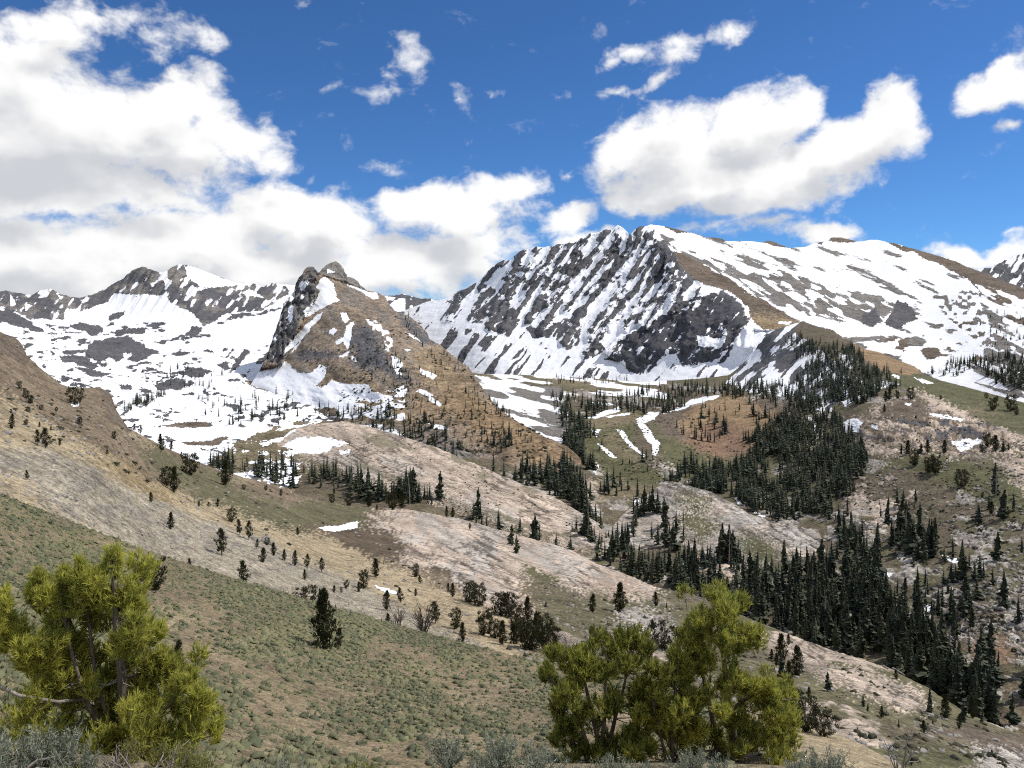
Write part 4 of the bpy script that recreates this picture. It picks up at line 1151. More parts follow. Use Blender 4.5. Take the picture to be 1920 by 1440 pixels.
#@@PART2@@
# ================================================================== VEGETATION
def foliage_mat(name, a, b, transl=0.25, rough=0.7, tint=False):
    m, t, out = new_mat(name)
    L = t.links
    pos = nd(t, 'ShaderNodeTexCoord').outputs['Object']
    nz = nd(t, 'ShaderNodeTexNoise', i_Scale=1.7, i_Detail=4.0, i_Roughness=0.65)
    L.new(pos, nz.inputs['Vector'])
    if tint:
        at = nd(t, 'ShaderNodeAttribute', attribute_name='tint')
        rnd = at.outputs['Fac']
    else:
        oi = nd(t, 'ShaderNodeObjectInfo')
        at = nd(t, 'ShaderNodeAttribute', attribute_name='tint')
        rnd = mth(t, 'MULTIPLY_ADD', oi.outputs['Random'], 0.35, mth(t, 'MULTIPLY', at.outputs['Fac'], 0.65))
    f = mth(t, 'ADD', rnd, mth(t, 'MULTIPLY_ADD', nz.outputs['Fac'], 0.8, -0.4), clamp=True)
    col = mixcol(t, f, a, b)
    d = nd(t, 'ShaderNodeBsdfPrincipled')
    d.inputs['Roughness'].default_value = rough
    d.inputs['Specular IOR Level'].default_value = 0.25
    L.new(col, d.inputs['Base Color'])
    tr = nd(t, 'ShaderNodeBsdfTranslucent')
    L.new(col, tr.inputs['Color'])
    mx = nd(t, 'ShaderNodeMixShader')
    mx.inputs[0].default_value = transl
    L.new(d.outputs[0], mx.inputs[1])
    L.new(tr.outputs[0], mx.inputs[2])
    L.new(mx.outputs[0], out.inputs[0])
    return m


def bark_mat(name, a, b, scale):
    m, t, out = new_mat(name)
    L = t.links
    mp = nd(t, 'ShaderNodeMapping')
    mp.inputs['Scale'].default_value = (1, 1, 0.18)
    L.new(nd(t, 'ShaderNodeTexCoord').outputs['Object'], mp.inputs['Vector'])
    nz = nd(t, 'ShaderNodeTexNoise', i_Scale=scale, i_Detail=6.0, i_Roughness=0.7)
    L.new(mp.outputs[0], nz.inputs['Vector'])
    d = nd(t, 'ShaderNodeBsdfPrincipled')
    d.inputs['Roughness'].default_value = 0.9
    L.new(mixcol(t, smooth(t, nz.outputs['Fac'], 0.35, 0.65), a, b), d.inputs['Base Color'])
    bp = nd(t, 'ShaderNodeBump', i_Strength=0.6, i_Distance=0.02)
    L.new(nz.outputs['Fac'], bp.inputs['Height'])
    L.new(bp.outputs[0], d.inputs['Normal'])
    L.new(d.outputs[0], out.inputs[0])
    return m


M_SPIRE = foliage_mat("conifer_needles", (0.024, 0.038, 0.027), (0.118, 0.124, 0.070), 0.18, tint=False)
M_SPIRE_STUFF = foliage_mat("forest_needles", (0.024, 0.038, 0.027), (0.118, 0.124, 0.070), 0.18, tint=True)
M_PINE = foliage_mat("hill_pine_needles", (0.022, 0.028, 0.010), (0.070, 0.068, 0.022), 0.15)
M_FPINE = foliage_mat("near_pine_needles", (0.080, 0.108, 0.026), (0.70, 0.68, 0.145), 0.50)  # needle green, with sunlit highlights painted into the pale end
M_SAGE = foliage_mat("sage_leaves", (0.098, 0.108, 0.060), (0.245, 0.236, 0.122), 0.12, tint=True)
M_SAGE_NEAR = foliage_mat("silver_sage_leaves", (0.18, 0.20, 0.13), (0.34, 0.36, 0.26), 0.2)
M_RABBIT = foliage_mat("yellow_green_leaves", (0.17, 0.18, 0.03), (0.33, 0.32, 0.08), 0.3)
M_BARK = bark_mat("grey_brown_bark", (0.06, 0.045, 0.034), (0.20, 0.165, 0.13), 9.0)
M_WOOD = bark_mat("weathered_wood", (0.17, 0.145, 0.12), (0.38, 0.34, 0.29), 9.0)
M_SNAG = bark_mat("dead_wood", (0.05, 0.04, 0.03), (0.12, 0.095, 0.075), 6.0)


class MB:
    """collects triangles"""
    def __init__(self):
        self.v, self.f, self.t, self.n = [], [], [], 0

    def add(self, v, f, tint=None):
        v = np.asarray(v, float)
        f = np.asarray(f, np.int64)
        self.v.append(v)
        self.f.append(f + self.n)
        self.t.append(np.full(len(v), 0.5 if tint is None else tint) if np.isscalar(tint) or tint is None else np.asarray(tint))
        self.n += len(v)

    def arrays(self):
        return np.concatenate(self.v), np.concatenate(self.f), np.concatenate(self.t)

    def build(self, name, mat, parent=None, smooth_shade=False):
        v, f, t = self.arrays()
        ob = mesh_np(name, v, f, mat, parent, smooth_shade)
        at = ob.data.attributes.new('tint', 'FLOAT', 'POINT')
        at.data.foreach_set('value', t.astype(np.float32))
        return ob

    def tube(self, pts, radii, sides=5):
        pts = np.asarray(pts, float)
        n = len(pts)
        tan = np.gradient(pts, axis=0)
        tan /= np.linalg.norm(tan, axis=1, keepdims=True) + 1e-9
        ref = np.array([0.31, 0.17, 0.93])
        a = np.cross(tan, ref)
        a /= np.linalg.norm(a, axis=1, keepdims=True) + 1e-9
        b = np.cross(tan, a)
        th = np.arange(sides) * 2 * math.pi / sides
        ring = pts[:, None, :] + (a[:, None, :] * np.cos(th)[None, :, None] + b[:, None, :] * np.sin(th)[None, :, None]) * np.asarray(radii)[:, None, None]
        v = ring.reshape(-1, 3)
        f = []
        for i in range(n - 1):
            for k in range(sides):
                p, q = i * sides + k, i * sides + (k + 1) % sides
                f.append((p, q, q + sides))
                f.append((p, q + sides, p + sides))
        self.add(v, f)


def empty(name, loc=(0, 0, 0)):
    o = bpy.data.objects.new(name, None)
    COL.objects.link(o)
    o.location = loc
    o.empty_display_size = 0.3
    return o


def tag(o, label, cat, group=None, kind=None):
    o['label'] = label
    o['category'] = cat
    if group:
        o['group'] = group
    if kind:
        o['kind'] = kind
    return o


def copy_thing(src, loc, rz, scale):
    c = src.copy()
    COL.objects.link(c)
    c.location = loc
    c.rotation_euler = (0, 0, rz)
    c.scale = scale
    for ch in src.children:
        k = ch.copy()
        COL.objects.link(k)
        k.parent = c
    return c


# ---- spire conifer, unit height
def conifer(R, seed, levels, per, wide=0.135, droop=0.35, full=True, bare=0.05):
    r = np.random.default_rng(seed)
    mb = MB()
    ex_ = r.uniform(0.6, 1.1)
    lob = r.uniform(0, 6.28, 4)
    for i in range(levels):
        t = bare + (1 - bare) * (i + r.uniform(-0.3, 0.3)) / levels
        t = min(max(t, bare * 0.8), 0.985)
        rad = wide * (1 - t) ** ex_ * (0.72 + 0.5 * r.random()) * (0.55 + 0.45 * min(1, (t - bare + 0.05) / 0.18)) + 0.006
        k = per if t < 0.8 else max(3, per - 2)
        a0 = r.uniform(0, 6.28)
        for j in range(k):
            a = a0 + j * 2 * math.pi / k + r.uniform(-0.35, 0.35)
            q = rad * r.uniform(0.5, 1.3) * (1 + 0.28 * math.sin(a + 5 * t + lob[0]) + 0.25 * math.sin(2 * a - 9 * t + lob[1]) + 0.18 * math.sin(17 * t + lob[2]))
            if r.random() < 0.07:
                continue
            d = np.array([math.cos(a), math.sin(a), 0])
            s = np.array([-d[1], d[0], 0])
            w = q * r.uniform(0.30, 0.46) + 0.004
            z0 = t + 0.012
            base = np.array([0, 0, z0])
            mid = d * q * 0.55 + np.array([0, 0, z0 - q * droop * 0.35])
            tip = d * q + np.array([0, 0, z0 - q * droop * r.uniform(0.6, 1.3)])
            hang = np.array([0, 0, -q * r.uniform(0.18, 0.35)])
            ti = np.clip(r.normal(0.45, 0.25), 0, 1)
            if full:
                v = [base, mid + s * w, mid - s * w, tip, mid * 0.9 + hang + s * w * 0.3, tip * 0.95 + hang * 0.4]
                f = [(0, 1, 2), (1, 3, 2), (0, 4, 3), (3, 4, 5), (1, 4, 2)]
            else:
                v = [base, mid + s * w * 1.3, mid - s * w * 1.3, tip + hang * 0.5]
                f = [(0, 1, 3), (0, 3, 2)]
            mb.add(v, f, ti)
    # dense heart of the crown
    hv = [(0, 0, 0.93)]
    for lv, (z, q) in enumerate(((0.62, 0.20), (0.30, 0.40), (bare + 0.03, 0.46))):
        for k in range(6):
            a = k * 1.047 + lv * 0.5
            j = r.uniform(0.75, 1.25)
            q *= 0.85
            hv.append((math.cos(a) * wide * q * j, math.sin(a) * wide * q * j, z + r.uniform(-0.02, 0.02)))
    hf = [(0, 1 + k, 1 + (k + 1) % 6) for k in range(6)]
    for lv in range(2):
        for k in range(6):
            p_, q_ = 1 + lv * 6 + k, 1 + lv * 6 + (k + 1) % 6
            hf += [(p_, p_ + 6, q_), (q_, p_ + 6, q_ + 6)]
    mb.add(hv, hf, 0.2)
    # pointed leader
    mb.add([(0.006, 0, 0.95), (-0.004, 0.005, 0.95), (-0.003, -0.005, 0.95), (0, 0, 1.0)], [(0, 1, 3), (1, 2, 3), (2, 0, 3)], 0.5)
    tr = MB()
    tr.tube([(0, 0, -0.05), (0.002, 0, 0.3), (0, 0.002, 0.65), (0, 0, 0.97)], [0.017, 0.013, 0.007, 0.002], 5)
    return mb, tr


def conifer_proto(i, **kw):
    cr, tr = conifer(1.0, 100 + i, **kw)
    e = empty('conifer')
    tr.build('trunk', M_BARK, e, True)
    cr.build('crown', M_SPIRE, e)
    return e


SPIRES = [conifer_proto(0, levels=30, per=7, wide=0.13), conifer_proto(1, levels=34, per=7, wide=0.105), conifer_proto(2, levels=28, per=7, wide=0.16),
          conifer_proto(3, levels=26, per=6, wide=0.14, bare=0.12), conifer_proto(4, levels=30, per=6, wide=0.12, droop=0.6), conifer_proto(5, levels=24, per=7, wide=0.19), conifer_proto(6, levels=22, per=6, wide=0.17, droop=0.15), conifer_proto(7, levels=32, per=6, wide=0.11, bare=0.1),
          conifer_proto(8, levels=20, per=7, wide=0.21, droop=0.2), conifer_proto(9, levels=26, per=5, wide=0.15, droop=0.5, bare=0.15)]
SPIRE_LOW = [conifer(1.0, 200 + i, levels=10, per=5, wide=w * 1.2, full=False)[0].arrays() for i, w in enumerate((0.12, 0.15, 0.105, 0.17, 0.135, 0.19, 0.14, 0.115))]
SPIRE_TINY = [conifer(1.0, 240 + i, levels=6, per=4, wide=w * 1.3, full=False)[0].arrays() for i, w in enumerate((0.12, 0.15, 0.11, 0.17, 0.135, 0.19))]


# ---- open, tufted pine: clusters of needle tufts on limbs
def tufts(mb, rg, pts, dirs, size, needles, width, tint):
    n = len(pts)
    for k in range(needles):
        jit = rg.normal(0, 0.40, (n, 3))
        d = dirs + jit
        d /= np.linalg.norm(d, axis=1, keepdims=True)
        ln = size * rg.uniform(0.7, 1.2, n)[:, None]
        sd = np.cross(d, rg.normal(0, 1, (n, 3)))
        sd /= np.linalg.norm(sd, axis=1, keepdims=True) + 1e-9
        st = pts + dirs * (rg.uniform(-0.7, 0.25, n)[:, None] * size)
        a = st + sd * width
        b = st - sd * width
        c = st + d * ln
        v = np.stack([a, b, c], 1).reshape(-1, 3)
        f = np.arange(3 * n).reshape(-1, 3)
        mb.add(v, f, np.repeat(np.clip(tint + rg.normal(0, 0.08, n), 0, 1), 3))


def build_pine(name, stems, clusters, seed, ntuft, size, needles, width, fmat, bark=None, parent=None, limb_r=0.02, lift=0.35, twigs=True, stem_names='trunk', sides=7, gaps=0.0):
    """stems: list of (points, radii) ; clusters: list of (centre, (rx, ry, rz))"""
    rg = np.random.default_rng(seed)
    e = parent or empty(name)
    P = []
    for pts, rad in stems:
        m = MB()
        pts = np.asarray(pts, float)
        # smooth the polyline
        tt = np.linspace(0, len(pts) - 1, (len(pts) - 1) * 5 + 1)
        dense = np.stack([np.interp(tt, np.arange(len(pts)), pts[:, k]) for k in range(3)], 1)
        dense[1:-1] += rg.normal(0, rad[0] * 0.25, dense[1:-1].shape)
        for _ in range(2):
            dense[1:-1] = (dense[:-2] + 2 * dense[1:-1] + dense[2:]) / 4
        m.tube(dense, np.interp(tt, np.arange(len(pts)), rad), sides)
        m.build(stem_names, bark or M_BARK, e, True)
        P.append(dense)
    P = np.concatenate(P)
    fol, limb = MB(), MB()
    for c, r in clusters:
        c = np.asarray(c, float)
        r = np.asarray(r, float) * np.ones(3)
        # limb from a lower point of the nearest stem
        dist = np.linalg.norm(P - c, axis=1) + np.maximum(0, P[:, 2] - (c[2] - lift * r.max())) * 2.5
        b = P[np.argmin(dist)]
        mid = (b + c) / 2 + np.array([0, 0, -0.12 * np.linalg.norm(c - b)]) + rg.normal(0, 0.04, 3) * np.linalg.norm(c - b)
        t = np.linspace(0, 1, 6)[:, None]
        cv = (1 - t) ** 2 * b + 2 * t * (1 - t) * mid + t ** 2 * c
        limb.tube(cv, np.linspace(limb_r, limb_r * 0.3, 6), 4)
        n = max(4, int(ntuft * rg.uniform(0.75, 1.25)))
        d = rg.normal(0, 1, (n, 3))
        d /= np.linalg.norm(d, axis=1, keepdims=True)
        rr = rg.uniform(0.15, 1.0, n) ** 0.5
        p = c + d * r * rr[:, None]
        if gaps > 0:            # ragged, with openings between the sprays
            g_ = fbm(p * gaps + seed, 3, 5)
            ok = g_ > 0.40
            if ok.sum() < 6:
                ok[:6] = True
            p, d = p[ok], d[ok]
            n = len(p)
        up = d * 0.5 + np.array([0, 0, 0.8]) + rg.normal(0, 0.25, (n, 3))
        up /= np.linalg.norm(up, axis=1, keepdims=True)
        ct = np.clip(rg.normal(0.5, 0.14), 0, 1)
        tufts(fol, rg, p, up, size, needles, width, ct + rg.normal(0, 0.28, n))
        if twigs:
            for k in range(0, n, 3):
                s = cv[rg.integers(3, 6)]
                q = (s + p[k]) / 2 + np.array([0, 0, -0.03])
                limb.tube([s, q, p[k]], [limb_r * 0.28, limb_r * 0.2, limb_r * 0.1], 3)
    limb.build('limbs', bark or M_BARK, e, True)
    fol.build('crown', fmat, e)
    return e


def pine_proto(i, h=1.0, wide=0.3, lean=0.0, ncl=26, low=0.08, round_=False, multi=1):
    rg = np.random.default_rng(400 + i)
    stems = []
    for k in range(multi):
        a = rg.uniform(0, 6.28)
        o = 0.16 * (k > 0)
        stems.append(([(0, 0, -0.06), (math.cos(a) * o * 0.4 + lean * 0.3, math.sin(a) * o * 0.4, 0.3), (math.cos(a) * o * 0.8 + lean * 0.7, math.sin(a) * o * 0.8, 0.62 - 0.08 * k), (math.cos(a) * o + lean, math.sin(a) * o, 0.95 - 0.12 * k)],
                      [0.026, 0.020, 0.012, 0.003]))
    cl = []
    for k in range(ncl):
        t = low + (0.97 - low) * (k + 0.5) / ncl
        prof = (math.sin(min(1.0, (t - low) / 0.42 + 0.22) * 1.57)) * (1 - max(0, t - 0.35) / 0.72) if not round_ else math.sqrt(max(0.02, 1 - ((t - 0.56) / 0.5) ** 2))
        a = k * 2.4 + rg.uniform(-0.5, 0.5)
        q = wide * prof * rg.uniform(0.35, 1.0)
        rad = 0.058 + 0.07 * prof * rg.uniform(0.6, 1.2)
        cl.append(((math.cos(a) * q + lean * t, math.sin(a) * q, t), (rad, rad, rad * 0.8)))
    return build_pine('pine', stems, cl, 500 + i, 26, 0.055, 7, 0.0080, M_PINE, limb_r=0.009, twigs=False, sides=5)


PINES = [pine_proto(0, wide=0.24), pine_proto(1, wide=0.34, round_=True, ncl=30), pine_proto(2, wide=0.20, ncl=22, lean=0.06), pine_proto(3, wide=0.42, round_=True, ncl=34, multi=3, low=0.05),
         pine_proto(4, wide=0.28, ncl=18, lean=-0.08, low=0.18), pine_proto(5, wide=0.55, round_=True, ncl=40, multi=3, low=0.05)]
PROTO_USED = set()


def place(proto, loc, rz, scale, label, cat, group=None, name=None):
    if id(proto) not in PROTO_USED:
        PROTO_USED.add(id(proto))
        o = proto
        o.location, o.rotation_euler, o.scale = loc, (0, 0, rz), scale
    else:
        o = copy_thing(proto, loc, rz, scale)
    tag(o, label, cat, group)
    return o


# ---- trees one by one on the hillsides: (landform, u, v of the base, height in photo pixels, prototype, label)
S, H, V = 'sagebrush_slope', 'scree_hillside', 'valley'
L_SCREE = 'small dark pine growing on the grey scree below the tan soil'
L_TAN = 'small pine on the bare tan soil strip above the scree'
L_UP = 'low pine on the brown upper hillside above the tan strip'
L_OUT = 'pine beside the rock outcrop on the scree'
L_GROVE = 'dark bushy pine in the grove at the foot of the lower granite slab'
L_RSL = 'lone small conifer on the rocky olive slope below the granite slabs'
L_KNOLL = 'round dark pine on the green knoll beyond the forest'
L_BAND = 'dark pine beside the broken rock band above the knoll'
L_MEAD = 'dark pine at the edge of the olive bench above the lower granite slab'
SINGLE = [
    (S, 285, 1108, 60, 1, 'single round dark pine standing alone high on the sagebrush slope'),
    (S, 601, 1214, 108, 0, 'tallest dark pine standing at the edge of the sagebrush slope'),
    (S, 628, 1216, 40, 4, 'pale thin young pine growing against the tallest pine on the sagebrush slope'),
    (S, 330, 1257, 54, 2, 'small dark pine on the sagebrush slope right behind the large golden pine'),
    (S, 1506, 1370, 66, 3, 'dark bushy pine on the gravel edge right beside the near pine clump'),
    (S, 1538, 1382, 46, 5, 'low spreading green pine on the gravel edge beside the bushy pine'),
    (H, 572, 1142, 42, 5, 'broad dark pine thicket behind the crest of the sagebrush slope'),
    (H, 140, 758, 34, 5, 'broad dark pine near the ledge on the upper brown hillside'),
    (H, 355, 890, 40, 3, 'dense dark pine alone on the olive band of the hillside'), (H, 421, 910, 46, 0, 'tall narrow dark pine on the olive band near the snowy basin'),
    (H, 310, 912, 36, 3, 'left one of two dark pines side by side on the golden soil'), (H, 326, 923, 48, 0, 'taller right one of two dark pines side by side on the golden soil'),
    (H, 416, 1042, 52, 4, 'sparse open pine with a dark shadow in the middle of the grey scree'), (H, 457, 1100, 46, 4, 'half bare leaning pine on the grey scree near the sagebrush crest'),
    (H, 1160, 1148, 54, 0, 'largest lone conifer on the rocky olive slope below the granite slabs'), (H, 1240, 1216, 50, 5, 'broad dark conifer beside the pale rock slab on the olive slope'),
]
for (u, v, h) in ((353, 1069, 22), (319, 992, 32), (490, 1056, 28), (512, 1042, 24), (551, 1061, 28), (576, 1067, 28), (602, 1074, 26), (568, 1088, 18), (623, 1112, 14), (638, 1113, 12), (531, 1050, 20),
                  (670, 1112, 18), (725, 1180, 28), (282, 943, 20), (50, 900, 18), (90, 985, 10)):
    SINGLE.append((H, u, v, h, [0, 2, 4][(u + v) % 3], L_SCREE))
for (u, v, h) in ((432, 979, 26), (447, 1004, 30), (463, 1012, 34), (478, 1030, 18), (500, 1022, 14)):
    SINGLE.append((H, u, v, h, [0, 3, 4][(u + v) % 3], L_OUT))
for (u, v, h) in ((703, 1083, 34), (680, 1105, 34), (778, 1083, 24), (788, 1095, 16), (777, 1117, 14), (723, 1145, 36), (748, 1131, 28), (817, 1168, 42), (853, 1178, 38), (865, 1205, 36), (847, 1121, 26), (840, 1108, 14),
                  (372, 950, 12), (388, 951, 10), (405, 951, 16), (556, 1002, 14), (70, 833, 28), (85, 840, 38), (20, 806, 28), (110, 836, 12), (45, 798, 12), (647, 1104, 16)):
    SINGLE.append((H, u, v, h, [0, 1, 2, 4][(u * 3 + v) % 4], L_TAN))
for (u, v, h) in ((36, 729, 14), (45, 748, 15), (54, 757, 16), (75, 770, 10), (92, 810, 10), (147, 796, 15), (211, 824, 15), (200, 852, 10), (20, 775, 8), (105, 770, 9), (72, 800, 10), (262, 812, 16), (300, 832, 20), (302, 845, 22), (318, 838, 16), (340, 862, 14), (455, 918, 10), (525, 930, 12), (495, 920, 10), (250, 800, 14)):
    SINGLE.append((H, u, v, h, [0, 3, 4, 1][(u + v) % 4], L_UP))
for (u, v, h) in ((880, 1131, 38), (897, 1136, 40), (937, 1154, 42), (953, 1158, 44), (913, 1161, 20), (907, 1191, 42), (925, 1196, 34), (940, 1208, 44), (960, 1208, 38), (967, 1178, 40), (987, 1165, 44), (983, 1218, 48), (997, 1218, 50), (1027, 1224, 52), (1040, 1224, 32), (1016, 1205, 54), (975, 1200, 44), (1005, 1195, 46)):
    SINGLE.append((H, u, v, h, [0, 3, 1, 3][(u + v) % 4], L_GROVE))
for (u, v, h) in ((1108, 1147, 34), (1229, 1136, 26), (1248, 1142, 14), (1223, 1174, 12), (1182, 1197, 12), (1023, 1138, 10), (1464, 1272, 46), (1493, 1270, 60), (1478, 1279, 38), (1446, 1235, 20), (1478, 1209, 20), (1464, 1241, 52), (1455, 1250, 24),
                  (1551, 1297, 38), (1516, 1309, 20), (1679, 1274, 18), (1616, 1324, 26), (1627, 1335, 20), (1652, 1345, 22), (1684, 1364, 18), (1731, 1374, 22), (1748, 1360, 12), (1797, 1366, 28), (1743, 1339, 54), (1772, 1349, 46), (1807, 1353, 44), (1824, 1347, 40), (1708, 1433, 16), (1840, 1356, 30)):
    SINGLE.append((H, u, v, h, ('s', 0, 's', 2)[(u + v) % 4], L_RSL))
for (u, v, h) in ((652, 949, 22), (690, 948, 26), (735, 956, 34), (752, 955, 34), (835, 962, 20), (847, 962, 18), (706, 956, 10), (880, 992, 12), (620, 944, 16)):
    SINGLE.append((H, u, v, h, [0, 3, 1][(u + v) % 3], L_MEAD))
SINGLE += [(H, 957, 1024, 42, 's', 'taller one of two spire conifers in a cleft of the lower granite slab'), (H, 967, 1038, 36, 's', 'shorter one of two spire conifers in a cleft of the lower granite slab')]
for (u, v, h) in ((1714, 874, 30), (1740, 886, 28), (1752, 890, 34), (1802, 913, 32)):
    SINGLE.append((V, u, v, h, [1, 3][(u + v) % 2], L_KNOLL))
SINGLE.append((V, 1717, 940, 24, 's', 'small pointed conifer alone above the pale slab on the knoll'))
for (u, v, h) in ((1858, 966, 24), (1885, 968, 18), (1840, 935, 10), (1690, 960, 20), (1700, 965, 18)):
    SINGLE.append((V, u, v, h, [0, 1][(u + v) % 2], 'dark bush of pine on the lower flank of the green knoll'))
for (u, v, h) in ((1668, 747, 34), (1705, 752, 22), (1657, 771, 14), (1715, 784, 12), (1660, 752, 20), (1682, 748, 16), (1770, 850, 24), (1725, 850, 22), (1738, 850, 24), (1690, 853, 22), (1702, 854, 26), (1850, 840, 26), (1865, 847, 30), (1880, 847, 22), (1890, 845, 16), (1842, 848, 14)):
    SINGLE.append((V, u, v, h, [0, 3, 1, 's'][(u + v) % 4], L_BAND))
for (u, v, h) in ((1860, 770, 24), (1895, 770, 30), (1905, 777, 14), (1848, 747, 10), (1868, 752, 10), (1762, 752, 8)):
    SINGLE.append((V, u, v, h, [1, 3][(u + v) % 2], 'dark pine on the smooth green slope beyond the rock band'))
lab_count = {}
for it in SINGLE:
    lab_count[it[5]] = lab_count.get(it[5], 0) + 1
for (pn, u, v, hp, pr, lab) in SINGLE:
    loc = ground_at(pn, u, v)
    hm = hp * loc.y / F
    rz = random.uniform(0, 6.28)
    loc = loc - Vector((0, 0, 0.02 * hm))
    w = random.uniform(0.9, 1.15)
    if pr == 's':
        place(random.choice(SPIRES), loc, rz, (hm * 1.2 * w, hm * 1.2 * w, hm), lab, 'conifer', lab if lab_count[lab] > 1 else None)
    else:
        place(PINES[pr], loc, rz, (hm * w, hm * w, hm * 1.04), lab, 'pine tree', lab if lab_count[lab] > 1 else None)

